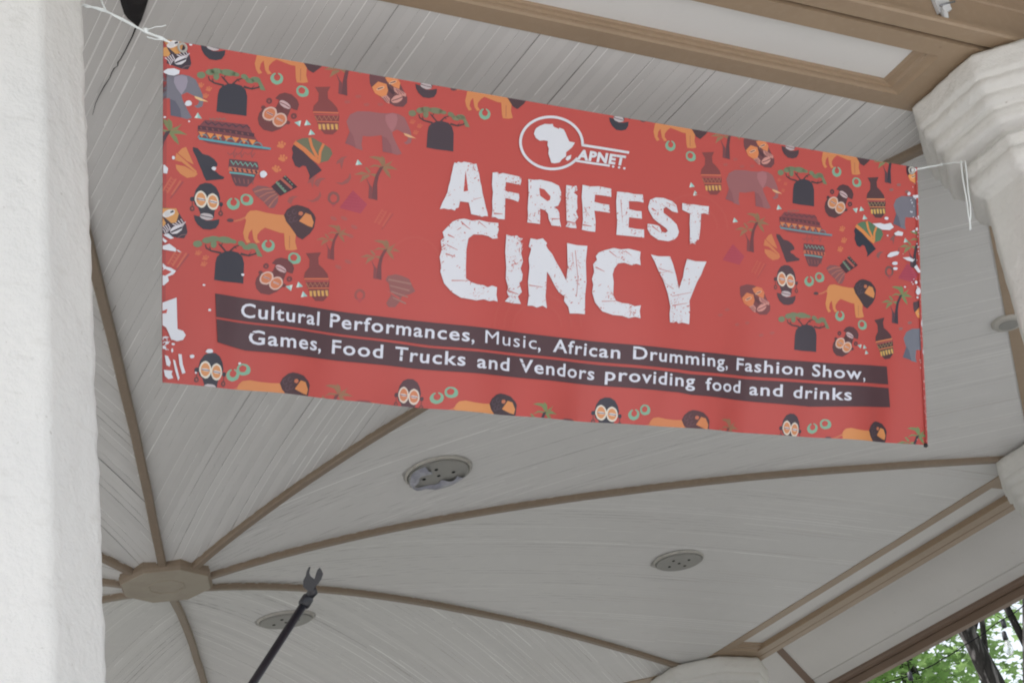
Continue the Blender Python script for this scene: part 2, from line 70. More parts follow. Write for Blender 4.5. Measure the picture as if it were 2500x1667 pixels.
'mask':[(0,(96,62,70),[525,-6,526,0,548,8,571,8,594,2,608,-9,618,-26,630,-43,630,-57,620,-69,598,-71,583,-65,563,-56,545,-46,533,-34,527,-22]),(1,(222,142,88),[533,-32,549,-15,572,-18,577,-33,573,-47,560,-53,542,-46]),(1,(222,142,88),[567,-2,582,5,599,3,609,-9,607,-25,592,-22,574,-12]),(1,(198,142,136),[559,-53,573,-45,583,-53,582,-67,571,-63]),(1,(198,142,136),[591,-23,608,-26,626,-34,626,-42,607,-40,594,-33]),(2,(120,76,82),[562,-55,574,-66,575,-65,563,-54]),(2,(120,76,82),[597,-27,607,-39,608,-38,599,-26]),(2,(120,76,82),[566,-53,577,-64,578,-63,568,-52]),(2,(120,76,82),[602,-28,613,-38,615,-37,603,-27]),(2,(120,76,82),[571,-51,581,-62,582,-61,572,-50]),(2,(120,76,82),[607,-28,620,-36,621,-35,608,-27]),(2,(208,152,146),[617,-43,617,-47,616,-50,613,-54,608,-58,603,-61,598,-62,593,-63,589,-62,587,-60,586,-56,588,-53,591,-49,595,-45,600,-42,606,-41,610,-40,614,-41]),(3,(100,60,66),[589,-59,603,-53,617,-45,616,-43,602,-51,588,-57]),(2,(226,182,150),[566,-26,566,-28,565,-30,562,-32,559,-34,555,-36,552,-37,549,-38,546,-37,545,-37,545,-35,547,-33,549,-31,552,-29,556,-27,559,-26,563,-25,565,-25]),(3,(90,60,80),[549,-36,563,-29,562,-27,548,-33]),(2,(226,182,150),[599,-6,599,-7,598,-9,595,-11,592,-13,588,-15,585,-17,582,-17,579,-17,578,-16,578,-15,580,-13,582,-11,585,-8,589,-7,592,-5,596,-5,598,-5]),(3,(90,60,80),[582,-15,596,-9,595,-6,581,-13]),(2,(66,46,58),[572,-19,596,-35,591,-43,577,-33])],
'mask_edge':[(0,(60,48,62),[-3,0,7,4,42,4,59,-20,67,-31,71,-48,64,-63,49,-64,23,-59,0,-55]),(1,(208,150,90),[-3,1,41,5,48,-7,43,-28,32,-31,13,-18,6,-11]),(1,(208,150,90),[-2,-23,9,-18,19,-32,15,-40,3,-41]),(2,(222,218,222),[38,-1,38,-4,37,-8,34,-11,29,-14,24,-17,19,-19,15,-19,11,-18,9,-16,9,-13,11,-10,14,-6,18,-3,23,0,28,1,33,1,36,1]),(3,(206,204,210),[27,-9,27,-11,26,-13,24,-15,22,-16,19,-17,17,-16,15,-15,14,-13,13,-11,13,-9,14,-7,16,-5,18,-4,21,-3,23,-4,25,-5,27,-7]),(3,(52,50,66),[28,-8,36,-4,34,0,27,-4]),(1,(206,196,206),[34,-33,44,-37,60,-35,60,-33,45,-34,35,-31]),(1,(206,196,206),[6,-45,15,-50,20,-60,22,-59,17,-49,8,-43]),(1,(206,196,206),[40,-29,50,-34,62,-32,61,-30,50,-32,41,-27]),(1,(206,196,206),[12,-41,20,-48,22,-56,24,-55,22,-47,13,-39]),(1,(206,196,206),[46,-24,55,-32,64,-28,63,-26,56,-30,48,-22]),(1,(206,196,206),[17,-38,24,-46,24,-52,26,-52,26,-45,19,-36]),(1,(206,196,206),[52,-19,60,-29,66,-25,64,-23,61,-27,54,-18]),(1,(206,196,206),[22,-34,28,-43,27,-48,29,-48,31,-43,24,-33]),(2,(214,210,220),[58,-37,58,-40,57,-44,54,-47,50,-51,46,-54,41,-55,36,-56,33,-55,31,-53,30,-49,31,-46,34,-42,38,-38,43,-36,48,-34,52,-34,56,-35]),(3,(56,44,60),[33,-54,58,-40,56,-36,31,-51]),(1,(120,92,100),[48,-65,58,-57,71,-54,70,-52,57,-55,47,-64])],
'stone':[(0,(128,112,112),[509,-59,508,-61,507,-63,504,-65,500,-66,497,-67,493,-67,490,-66,488,-64,488,-63,488,-60,490,-58,493,-57,496,-56,500,-55,503,-55,506,-56,508,-57])],
'africa_small':[(0,(128,90,92),[601,-497,621,-491,638,-493,658,-499,668,-516,677,-528,660,-538,643,-542,636,-559,625,-573,608,-574,601,-565,612,-545,609,-533,605,-515,596,-508]),(1,(148,126,118),[603,-508,664,-513,665,-509,604,-504]),(1,(148,126,118),[608,-522,660,-530,661,-526,608,-519]),(1,(148,126,118),[612,-537,657,-546,658,-543,613,-533]),(1,(148,126,118),[617,-551,653,-563,654,-559,618,-548]),(1,(182,86,85),[601,-535,634,-553,637,-549,603,-532])],
}
PLACES=[
('face',0,0,0,0,0,1,0),
('face',33,-400,128,-369,0,1,0),
('face',554,-418,128,-369,0.25,1,0),
('face',1120,-422,128,-369,0,1,0),
('face',1710,-423,128,-369,0.1,1,0),
('face',1675,-12,128,-369,0.2,1,0),
('face',-8,408,138,-438,0,1,0),
('face',551,402,138,-438,0.15,1,0),
('face',1117,401,138,-438,0,1,0),
('face',1678,403,138,-438,0.2,1,0),
('ring_a',0,0,0,0,0,1,0),
('ring_b',0,0,0,0,0,1,0),
('ring_a',25,-405,193,-369,0,1,0),
('ring_a',559,-419,193,-369,0,1,0),
('ring_a',1128,-421,193,-369,0,1,0),
('ring_a',1720,-417,193,-369,0,1,0),
('ring_a',1687,-8,193,-369,0,1,0),
('ring_a',92,319,193,-369,0,1,0),
('ring_a',93,-90,193,-369,0,1,0),
('ring_a',655,316,193,-369,0,1,0),
('ring_a',1218,313,193,-369,0,1,0),
('ring_a',1779,317,193,-369,0,1,0),
('ring_a',1797,-95,193,-369,0,1,0),
('ring_b',17,-404,226,-355,0,1,0),
('ring_b',559,-417,226,-355,0,1,0),
('ring_b',1128,-420,226,-355,0,1,0),
('ring_b',1725,-417,226,-355,0,1,0),
('ring_b',1690,-7,226,-355,0,1,0),
('ring_b',126,284,226,-355,0,1,0),
('ring_b',127,-127,226,-355,0,1,0),
('ring_b',1251,279,226,-355,0,1,0),
('ring_b',1818,282,226,-355,0,1,0),
('ring_b',1844,-127,226,-355,0,1,0),
('lion',0,0,0,0,0,1,0),
('lion',6,413,371,-434,0.05,1,0),
('lion',570,408,371,-434,0,1,0),
('lion',1135,410,371,-434,0,1,0),
('lion',1697,412,371,-434,0,1,0),
('lion',1717,1,371,-434,-0.1,1,0),
('lion',6,-406,403,-377,0,1,0),
('lion',569,-413,403,-377,-0.1,1,0),
('lion',1772,-401,403,-377,-0.1,1,0),
('lion',1146,-414,403,-377,0.1,1,0),
('baobab',0,0,0,0,0,1,0),
('baobab',15,-403,139,-153,0,1,0),
('baobab',549,-10,139,-153,0.12,1,0),
('baobab',1680,-9,139,-153,0.04,1,0),
('baobab',1696,-420,139,-153,0.06,1,0),
('tilt_mask',0,0,0,0,0.32,1,0),
('tilt_mask',14,-398,271,-139,0.32,0.92,0),
('tilt_mask',1688,-4,271,-139,0.08,1,0),
('tilt_mask',1720,-402,271,-139,0.12,0.88,0),
('vase',0,0,0,0,0.5,1,0),
('vase',-2,-411,422,-168,0.45,1,0),
('vase',1129,-5,422,-168,0.5,1,0),
('vase',1699,1,422,-168,0.06,1,0),
('vase',1745,-403,422,-168,0.06,1,-7),
('gem',0,0,0,0,0,1,0),
('gem',-16,-20,366,-139,0,1,170),
('gem',12,-22,366,-139,0,1,0),
('gem',139,-79,366,-139,0,1,0),
('gem',-272,-23,366,-139,0,1,10),
('gem',-1,-398,366,-139,0,1,0),
('gem',-19,-423,366,-139,0,1,175),
('gem',12,-420,366,-139,0,1,0),
('gem',1113,-8,366,-139,0,1,0),
('gem',1126,-29,366,-139,0,1,0),
('gem',1404,-33,366,-139,0,1,0),
('gem',1258,-87,366,-139,0,1,0),
('gem',1694,-1,366,-139,0,1,0),
('gem',1678,-23,366,-139,0,1,180),
('gem',1706,-24,366,-139,0,1,0),
('gem',1858,-73,366,-139,0,1,0),
('gem',1709,-399,366,-139,0,0.8,0),
('gem',1696,-411,366,-139,0,0.8,180),
('gem',1716,-414,366,-139,0,0.8,0),
('elephant',0,0,0,0,0.5,1,0),
('elephant',1124,4,627,-140,0.5,1,0),
('elephant',-541,11,621,-137,0,1,0),
('elephant',1709,6,470,-128,0,1,0),
('elephant',1758,-377,470,-128,-0.05,1,0),
('hat',0,0,0,0,0,1,0),
('hat',1679,-13,105,-225,0.18,1,0),
('woman',0,0,0,0,0,1,0),
('woman',1679,-9,124,-322,0.2,1,0),
('pot',0,0,0,0,0,1,0),
('pot',1682,-9,196,-325,0.1,1,0),
('paw',0,1,305,-213,0,1,0),
('paw',5,-31,305,-213,0,1,10),
('paw',-10,-59,305,-213,0,1,30),
('paw',-208,116,305,-213,0.2,0.7,0),
('paw',-188,110,305,-213,0.2,0.7,0),
('paw',-195,92,305,-213,0.2,0.7,0),
('paw',342,109,305,-213,0.5,0.7,0),
('paw',362,101,305,-213,0.5,0.7,0),
('paw',352,83,305,-213,0.5,0.7,0),
('paw',1689,-3,305,-213,0.1,0.95,0),
('paw',1696,-35,305,-213,0.1,0.95,0),
('paw',1683,-62,305,-213,0.1,0.95,0),
('paw',-191,-284,305,-213,0.3,0.7,0),
('paw',-174,-294,305,-213,0.3,0.7,0),
('paw',-177,-309,305,-213,0.3,0.7,0),
('paw',1467,110,305,-213,0.6,0.6,0),
('paw',1489,102,305,-213,0.6,0.6,0),
('paw',1481,82,305,-213,0.6,0.6,0),
('turban',0,0,0,0,0.12,1,0),
('turban',1705,1,380,-286,-0.15,1,0),
('drum',0,0,0,0,0,1,0),
('drum',1701,-5,283,-368,0.05,1,0),
('palm',0,0,0,0,0.42,1,0),
('palm',-102,-161,549,-311,0.5,0.78,0),
('palm',24,-196,549,-311,0.45,0.9,0),
('palm',-94,249,549,-311,0.35,1,0),
('palm',1130,-3,549,-311,0.42,1,0),
('palm',1042,246,549,-311,0.3,1,0),
('palm',1606,252,549,-311,0,1,0),
('palm',1644,-153,549,-311,0,1,0),
('palm',-83,-571,572,-227,0.45,0.95,0),
('palm',481,-575,572,-227,0.05,0.95,0),
('palm',1059,-575,572,-227,0.45,0.95,0),
('palm',1707,-555,572,-227,0,0.95,0),
('palm',-544,11,572,-227,0.1,1.1,0),
('palm',1706,15,572,-227,0,1,0),
('pyramid',0,0,0,0,0,1,0),
('pyramid',1125,-4,497,-296,0.1,1,0),
('pyramid',1738,11,497,-296,-0.1,1,0),
('banana',0,0,0,0,0.2,1,0),
('banana',1719,10,449,-238,-0.1,0.9,0),
('banana',-72,-53,449,-283,0.3,0.9,0),
('necklace',0,0,0,0,0.2,1,0),
('necklace',85,-229,447,-322,0.45,0.9,0),
('necklace',1721,5,447,-322,-0.1,1,0),
('textile',0,0,0,0,0.1,1,0),
('textile',537,-10,41,-374,0.5,1,0),
('textile',24,-169,41,-374,0.1,1,0),
('textile',1666,-12,41,-374,0.6,1,0),
('mask',0,0,0,0,0.1,1,0),
('mask',1124,-2,602,-52,0.15,1,0),
('mask',1125,-414,602,-52,0.3,1,0),
('mask',1695,3,556,-31,-0.15,0.9,0),
('mask',1731,-394,556,-31,-0.15,0.9,0),
('mask',153,-874,548,8,0.7,1,0),
('mask',-4,-816,548,8,0.45,1,0),
('mask',576,-820,548,8,0.15,1,0),
('mask',1161,-819,548,8,0.55,1,0),
('mask_edge',0,0,0,0,0,1,0),
('mask_edge',16,-401,44,-45,0,1,0),
('stone',0,0,498,-61,0.75,0.75,0),
('stone',-28,-18,498,-61,0.75,0.75,0),
('stone',23,-17,498,-61,0.75,0.75,0),
('stone',60,-11,498,-61,0.75,0.75,0),
('stone',1125,-3,498,-61,0.75,0.75,0),
('stone',1093,-22,498,-61,0.75,0.75,0),
('stone',1148,-20,498,-61,0.75,0.75,0),
('stone',1182,-14,498,-61,0.75,0.75,0),
('stone',1111,-422,498,-61,0.75,0.75,0),
('stone',1088,-439,498,-61,0.75,0.75,0),
('stone',1147,-459,498,-61,0.75,0.75,0),
('stone',1183,-451,498,-61,0.75,0.75,0),
('stone',1232,-480,498,-61,0.75,0.75,0),
('stone',1267,-471,498,-61,0.75,0.75,0),
('stone',1672,-17,498,-61,0.3,0.75,0),
('stone',1699,1,498,-61,0.3,0.75,0),
('stone',1730,-15,498,-61,0.3,0.75,0),
('stone',1719,-417,498,-61,0.3,0.75,0),
('stone',1751,-397,498,-61,0.3,0.75,0),
('stone',-48,-311,498,-61,0.7,0.85,25),
('stone',-20,-307,498,-61,0.7,0.85,25),
('stone',8,-325,498,-61,0.7,0.85,25),
('stone',-1,-348,498,-61,0.7,0.85,25),
('stone',-28,-428,498,-61,0.7,0.85,25),
('stone',-3,-412,498,-61,0.7,0.85,25),
('africa_small',0,0,0,0,0.25,1,0)]
PRINT=[
(6,(216,217,228),[766.2,-190.4,771.6,-192.3,776.3,-187.5,785.5,-188.9,792.7,-185.2,813.5,-185.8,819.8,-188.0,828.0,-185.7,833.0,-202.1,836.3,-210.0,840.7,-231.4,844.5,-241.5,848.4,-260.7,853.3,-275.2,858.4,-293.5,863.7,-307.2,865.8,-317.1,857.5,-317.0,849.3,-320.3,834.6,-318.3,818.0,-317.3,814.3,-302.7,810.3,-288.2,785.5,-288.3,783.9,-296.0,782.2,-304.8,775.0,-307.6,772.4,-313.6,762.1,-311.5,754.0,-313.2,741.6,-311.8,730.4,-315.0,736.8,-297.4,744.2,-282.3,749.7,-269.6,751.8,-255.1,756.3,-238.7,757.8,-227.3,761.1,-211.8,763.0,-200.2]),
(6,(216,217,228),[874.9,-202.2,889.5,-199.1,893.9,-203.4,904.2,-199.4,927.6,-200.8,957.5,-202.6,958.9,-212.8,956.4,-223.8,932.9,-222.3,913.8,-221.8,912.8,-244.8,929.8,-245.6,953.2,-247.2,955.0,-257.7,952.1,-268.4,934.9,-264.8,913.7,-263.7,914.1,-290.3,914.2,-318.8,895.3,-320.0,886.7,-316.5,876.3,-318.5,878.3,-298.5,876.4,-276.0,877.8,-253.1,874.3,-234.6]),
(6,(216,217,228),[979.1,-205.5,996.3,-205.1,1013.4,-201.7,1048.2,-204.1,1070.3,-210.9,1077.6,-227.4,1077.1,-246.8,1070.4,-263.1,1057.6,-268.6,1069.6,-274.0,1074.3,-282.0,1076.5,-301.0,1081.6,-317.8,1068.5,-316.6,1053.3,-317.3,1047.7,-308.3,1043.9,-301.1,1041.1,-288.0,1032.1,-280.2,1016.9,-277.5,1018.6,-296.5,1018.7,-317.6,1001.5,-317.8,980.9,-318.3,982.7,-300.9,980.5,-282.0,981.7,-243.5]),
(6,(216,217,228),[1091.9,-206.1,1107.3,-206.4,1122.6,-204.0,1125.4,-215.4,1114.6,-222.6,1126.0,-229.7,1125.3,-244.6,1127.5,-263.7,1123.4,-272.0,1130.7,-286.7,1122.4,-299.3,1127.6,-316.1,1110.0,-317.1,1094.6,-315.0,1099.9,-305.9,1096.9,-298.5,1094.7,-267.8,1091.6,-237.2]),
(6,(216,217,228),[1140.1,-199.0,1162.4,-200.8,1189.0,-196.6,1227.2,-198.3,1228.1,-220.6,1203.4,-219.8,1178.8,-220.2,1177.4,-239.9,1199.9,-242.2,1222.3,-242.1,1225.4,-263.3,1203.0,-263.0,1178.4,-263.3,1183.2,-291.9,1183.1,-319.3,1163.1,-319.7,1143.1,-318.2,1145.1,-292.7,1142.9,-261.8,1138.9,-231.2]),
(6,(216,217,228),[1245.5,-203.8,1279.4,-202.2,1297.7,-203.8,1325.1,-201.4,1328.3,-222.9,1307.6,-222.3,1282.6,-224.7,1283.5,-246.3,1304.1,-248.1,1322.4,-247.4,1324.1,-267.0,1304.9,-267.7,1284.4,-267.9,1283.3,-295.6,1306.1,-296.8,1331.2,-295.8,1332.1,-317.5,1293.3,-318.1,1247.1,-319.5,1248.5,-288.0,1245.6,-260.8,1243.4,-229.6]),
(6,(216,217,228),[1348.6,-212.4,1366.7,-204.1,1389.8,-202.3,1418.0,-207.6,1432.4,-217.0,1437.8,-237.1,1419.0,-235.4,1400.0,-225.8,1390.9,-230.9,1391.4,-242.9,1415.2,-255.9,1434.4,-269.6,1442.1,-288.6,1437.9,-301.1,1428.9,-310.2,1408.3,-318.5,1375.8,-318.3,1352.3,-307.2,1341.6,-292.6,1342.0,-278.7,1360.4,-278.5,1378.9,-280.2,1386.5,-295.2,1398.1,-297.0,1406.3,-290.9,1399.9,-283.7,1373.9,-270.9,1359.8,-262.6,1345.1,-242.6,1342.5,-233.0]),
(6,(216,217,228),[1450.8,-208.2,1469.7,-209.9,1488.5,-207.5,1512.3,-207.8,1538.4,-206.5,1536.9,-229.0,1524.9,-227.2,1513.1,-229.9,1512.8,-248.0,1512.1,-268.3,1508.5,-300.9,1497.9,-308.2,1497.3,-316.3,1487.7,-313.3,1478.4,-317.2,1478.0,-280.4,1476.3,-260.5,1477.2,-234.3,1451.5,-227.4]),
(6,(216,217,228),[895.8,-330.5,897.6,-349.2,893.2,-363.0,896.9,-370.1,881.1,-373.1,868.3,-367.8,851.5,-366.0,826.7,-368.2,812.8,-379.9,808.1,-408.6,808.4,-431.0,808.3,-453.4,809.8,-483.1,824.6,-490.9,841.3,-494.7,857.9,-494.9,870.6,-499.2,882.8,-493.4,897.6,-496.4,896.4,-515.3,900.6,-532.9,888.8,-531.1,876.5,-534.2,859.7,-531.0,839.2,-536.0,830.9,-535.0,797.9,-532.7,772.7,-520.4,751.3,-500.4,739.7,-472.0,741.0,-457.0,735.8,-435.3,740.9,-416.2,736.9,-394.3,745.5,-385.9,740.7,-372.3,748.4,-363.2,767.7,-342.2,783.8,-334.7,800.0,-330.8,820.9,-333.9,841.4,-329.5,866.6,-332.1]),
(6,(216,217,228),[920.3,-357.2,935.2,-360.0,952.0,-356.1,958.6,-361.0,970.2,-361.6,961.2,-370.3,968.3,-377.0,970.6,-388.2,965.9,-398.3,972.9,-420.3,966.6,-440.0,973.7,-454.4,972.3,-469.7,964.2,-478.1,973.7,-499.9,961.6,-512.5,972.2,-530.3,947.7,-532.0,922.3,-529.6,934.3,-517.1,927.4,-504.6,931.0,-492.9,922.8,-471.1,923.1,-440.9,918.7,-403.6]),
(6,(216,217,228),[992.7,-358.2,1012.0,-359.4,1029.0,-354.0,1042.5,-364.7,1039.3,-370.8,1045.3,-379.7,1058.8,-391.6,1070.5,-409.5,1086.7,-430.8,1103.1,-455.9,1105.9,-421.0,1100.9,-358.0,1129.5,-360.5,1161.2,-358.8,1158.6,-399.8,1163.6,-453.4,1161.7,-492.2,1164.6,-538.2,1141.8,-538.5,1117.8,-540.8,1112.7,-524.0,1099.0,-510.1,1100.6,-498.4,1082.8,-488.7,1068.9,-471.0,1055.0,-449.5,1045.9,-439.0,1045.6,-481.1,1044.5,-504.1,1050.2,-534.0,1037.0,-528.4,1020.2,-535.0,1007.1,-531.4,992.3,-532.9,995.2,-505.3,990.7,-471.6,993.2,-433.3,989.5,-410.8,996.1,-385.3,988.1,-380.5]),
(6,(216,217,228),[1322.2,-356.1,1320.6,-374.0,1323.6,-392.6,1309.9,-390.1,1296.4,-395.5,1273.6,-391.0,1255.7,-394.9,1245.1,-409.7,1241.2,-425.8,1245.2,-444.8,1245.8,-479.8,1255.3,-494.4,1273.5,-498.5,1291.6,-498.6,1309.9,-503.8,1327.0,-499.8,1324.0,-515.0,1327.1,-534.2,1311.1,-531.9,1293.1,-536.7,1274.9,-532.2,1247.9,-532.1,1216.4,-525.4,1193.2,-504.5,1182.4,-478.5,1184.6,-458.9,1179.6,-444.0,1185.3,-424.0,1181.0,-405.1,1192.0,-392.2,1188.0,-382.9,1196.5,-372.2,1214.0,-364.4,1240.5,-355.5,1263.1,-356.9,1285.6,-352.4]),
(6,(216,217,228),[1353.5,-360.5,1377.6,-362.9,1414.5,-358.8,1424.5,-378.3,1435.9,-408.9,1445.7,-443.6,1453.3,-423.0,1458.4,-410.5,1462.2,-386.2,1470.6,-359.3,1499.0,-362.2,1535.4,-359.0,1525.6,-379.3,1519.1,-396.0,1505.7,-417.5,1492.7,-446.8,1481.8,-471.8,1484.3,-499.4,1482.8,-535.3,1458.4,-532.8,1446.9,-536.7,1439.7,-531.4,1430.6,-536.2,1419.0,-536.5,1416.7,-513.8,1418.7,-493.9,1409.1,-459.3,1393.9,-425.3,1379.1,-403.1,1365.2,-377.0]),
(7,(185,74,70),[798.0,-207.0,794.5,-262.0,807.0,-258.5]),
(7,(185,74,70),[1012.0,-224.0,1027.5,-226.0,1046.5,-242.0,1045.0,-251.5,1037.5,-255.5,1015.5,-244.0]),
(7,(192,104,102),[789.0,-340.5,808.5,-353.0,816.5,-356.5,817.5,-355.5,810.0,-351.5,791.0,-338.5]),
(7,(192,104,102),[839.0,-334.5,863.0,-348.0,863.5,-347.5,840.5,-332.5]),
(7,(192,104,102),[771.5,-493.0,816.0,-488.0,816.0,-487.0,771.0,-490.5]),
(7,(192,104,102),[994.0,-481.0,1035.0,-481.0,1035.0,-480.0,994.0,-478.5]),
(7,(192,104,102),[1226.5,-366.0,1250.0,-378.5,1251.0,-377.5,1228.5,-364.0]),
(7,(192,104,102),[1275.0,-360.5,1295.0,-370.0,1295.5,-369.5,1276.5,-358.5]),
(7,(192,104,102),[1213.0,-500.5,1251.0,-495.5,1251.0,-494.5,1213.0,-498.5]),
(7,(192,104,102),[1378.5,-397.0,1425.5,-402.5,1425.5,-401.5,1379.0,-395.0]),
(7,(192,104,102),[1423.5,-466.5,1488.0,-448.5,1488.0,-447.5,1423.0,-465.0]),
(7,(192,104,102),[1424.5,-492.5,1475.0,-479.0,1475.0,-478.0,1424.0,-490.0]),
(7,(192,104,102),[1375.0,-412.0,1420.5,-395.0,1420.5,-394.5,1374.5,-411.0]),
(7,(192,104,102),[754.0,-404.5,783.5,-413.5,784.0,-412.5,755.0,-402.5]),
(7,(192,104,102),[1399.5,-214.5,1432.5,-222.0,1432.5,-221.5,1400.0,-213.0]),
(7,(192,104,102),[822.5,-280.0,847.0,-270.5,846.5,-270.0,822.0,-278.5]),
(7,(192,104,102),[1125.0,-374.5,1137.0,-448.5,1135.0,-495.0,1136.0,-495.0,1138.5,-448.5,1126.5,-374.0]),
(7,(192,104,102),[1116.5,-381.5,1123.0,-419.0,1123.5,-419.0,1118.0,-381.0]),
(7,(192,104,102),[1256.5,-224.0,1264.5,-286.0,1265.0,-286.0,1258.5,-223.5]),
(7,(192,104,102),[1427.5,-445.0,1399.0,-432.5,1398.5,-433.0,1426.5,-446.5]),
(7,(192,104,102),[882.0,-309.5,907.5,-306.5,907.5,-305.0,882.0,-305.5]),
(7,(192,104,102),[1144.5,-307.0,1171.5,-306.5,1171.5,-305.0,1145.0,-303.0]),
(7,(192,104,102),[1098.0,-304.0,1124.5,-303.5,1125.0,-302.0,1098.5,-300.0]),
(7,(192,104,102),[1052.5,-302.0,1076.5,-298.0,1076.5,-296.5,1052.5,-298.5]),
(7,(192,104,102),[929.0,-503.5,963.0,-507.5,963.5,-506.0,930.0,-499.5]),
(7,(192,104,102),[1354.5,-284.5,1379.0,-296.5,1380.0,-295.5,1357.0,-281.5]),
(7,(192,104,102),[1352.5,-237.5,1367.5,-242.5,1369.0,-241.0,1355.5,-233.5]),
(7,(192,104,102),[754.5,-379.0,773.5,-383.5,774.0,-382.0,756.0,-375.5]),
(7,(192,104,102),[751.0,-428.0,778.0,-431.5,778.5,-430.0,752.0,-424.5]),
(7,(192,104,102),[1188.5,-413.5,1216.0,-421.0,1216.5,-420.0,1190.0,-410.5]),
(6,(216,217,228),[1119.0,-128.2,1114.3,-133.7,1109.1,-138.8,1103.4,-143.6,1097.2,-148.0,1090.5,-152.0,1083.4,-155.6,1076.0,-158.8,1068.4,-161.4,1060.5,-163.5,1052.5,-165.1,1044.4,-166.2,1036.3,-166.7,1028.4,-166.6,1020.5,-166.0,1012.9,-164.9,1005.5,-163.2,998.5,-161.0,991.8,-158.3,985.6,-155.1,979.9,-151.5,974.7,-147.5,970.1,-143.1,966.1,-138.4,962.8,-133.3,960.1,-128.1,958.1,-122.6,956.8,-116.9,956.2,-111.1,956.3,-105.2,957.1,-99.3,958.6,-93.4,960.8,-87.6,963.6,-81.8,967.2,-76.2,971.3,-70.8,976.1,-65.6,981.4,-60.6,987.3,-56.0,993.7,-51.8,1000.4,-47.9,1007.6,-44.5,1015.1,-41.6,1022.8,-39.1,1030.7,-37.2,1038.8,-35.7,1046.9,-34.9,1054.9,-34.6,1062.9,-34.8,1070.8,-35.6,1078.4,-37.0,1085.7,-38.9,1092.7,-41.3,1099.3,-44.2,1105.3,-47.7,1110.9,-51.5,1115.9,-55.8,1120.3,-60.4,1124.1,-65.3,1127.1,-70.6,1129.5,-76.1,1131.2,-81.8,1132.1,-87.6,1132.3,-93.7,1140.3,-92.7,1140.0,-86.2,1139.0,-79.6,1137.1,-73.2,1134.4,-67.0,1131.0,-61.2,1126.8,-55.7,1122.0,-50.5,1116.5,-45.9,1110.4,-41.6,1103.7,-37.9,1096.6,-34.8,1089.0,-32.1,1081.1,-30.1,1072.9,-28.6,1064.5,-27.8,1055.9,-27.5,1047.2,-27.8,1038.5,-28.8,1029.9,-30.3,1021.4,-32.4,1013.0,-35.1,1005.0,-38.2,997.2,-42.0,989.9,-46.1,983.0,-50.8,976.5,-55.8,970.7,-61.2,965.4,-67.0,960.8,-73.0,956.9,-79.2,953.7,-85.7,951.2,-92.3,949.5,-98.9,948.6,-105.6,948.5,-112.2,949.2,-118.7,950.7,-125.1,952.9,-131.2,955.9,-137.1,959.6,-142.7,964.0,-147.9,969.1,-152.8,974.8,-157.2,981.0,-161.1,987.8,-164.6,995.0,-167.5,1002.6,-169.9,1010.5,-171.7,1018.7,-173.0,1027.2,-173.6,1035.7,-173.7,1044.4,-173.1,1053.1,-172.0,1061.7,-170.3,1070.1,-168.0,1078.4,-165.2,1086.4,-161.8,1094.1,-157.9,1101.3,-153.5,1108.1,-148.7,1114.4,-143.5,1120.1,-137.9,1125.1,-132.1]),
(6,(216,217,228),[1133.3,-96.8,1206.6,-96.8,1279.1,-96.9,1280.0,-90.1,1207.5,-90.0,1134.2,-90.1]),
(6,(216,217,228),[1112.3,-140.8,1163.8,-140.9,1221.1,-140.1,1221.8,-134.2,1164.5,-134.9,1113.0,-134.9]),
(6,(216,217,228),[1235.5,-137.6,1234.4,-140.0,1231.6,-141.3,1228.7,-140.8,1227.4,-138.7,1228.5,-136.3,1231.3,-135.0,1234.2,-135.6]),
(6,(216,217,228),[1253.6,-137.5,1252.5,-139.9,1249.7,-141.2,1246.8,-140.7,1245.5,-138.6,1246.6,-136.3,1249.4,-134.9,1252.3,-135.5]),
(6,(216,217,228),[1270.0,-137.7,1268.9,-140.1,1266.0,-141.4,1263.1,-140.9,1261.8,-138.8,1262.9,-136.4,1265.8,-135.1,1268.7,-135.6]),
(6,(216,217,228),[1006.9,-60.7,1021.7,-53.4,1036.9,-52.0,1045.5,-49.9,1047.1,-55.9,1052.4,-58.3,1058.2,-59.0,1063.5,-60.9,1065.5,-57.1,1078.8,-59.9,1084.9,-68.8,1089.8,-78.6,1096.4,-89.4,1113.2,-90.1,1105.8,-102.9,1096.5,-112.0,1088.0,-119.1,1087.7,-130.8,1075.8,-140.2,1069.7,-148.9,1054.6,-153.6,1045.0,-153.4,1040.1,-141.3,1035.2,-130.3,1036.3,-116.6,1031.6,-108.7,1032.4,-97.7,1021.5,-97.0,1008.7,-100.0,997.6,-95.0,990.7,-84.3,993.6,-74.2,996.4,-68.8]),
(6,(216,217,228),[1090.8,-130.4,1103.7,-123.9,1101.9,-134.7,1093.4,-141.3,1086.7,-138.7]),
(3,(76,50,58),[158.0,-587.5,275.5,-592.0,644.0,-600.5,722.5,-601.0,1080.5,-605.5,1450.0,-606.0,1489.0,-606.5,1815.0,-603.5,2005.0,-599.0,2168.0,-591.5,2176.0,-642.5,1930.0,-652.5,1742.5,-656.5,1491.0,-661.0,1452.0,-659.0,1083.0,-658.0,725.5,-658.5,647.0,-655.0,385.0,-649.5,163.5,-642.5]),
(3,(76,50,58),[164.5,-647.5,385.0,-655.0,647.5,-661.5,726.0,-665.0,1083.5,-665.0,1452.5,-667.5,1491.5,-669.5,1743.0,-664.5,1968.5,-660.0,2177.5,-652.5,2185.5,-707.0,1894.0,-726.5,1708.5,-725.5,1493.5,-724.5,1454.5,-720.5,1086.0,-719.5,729.0,-719.5,650.5,-718.0,415.5,-716.0,244.0,-713.5,171.0,-701.0]),
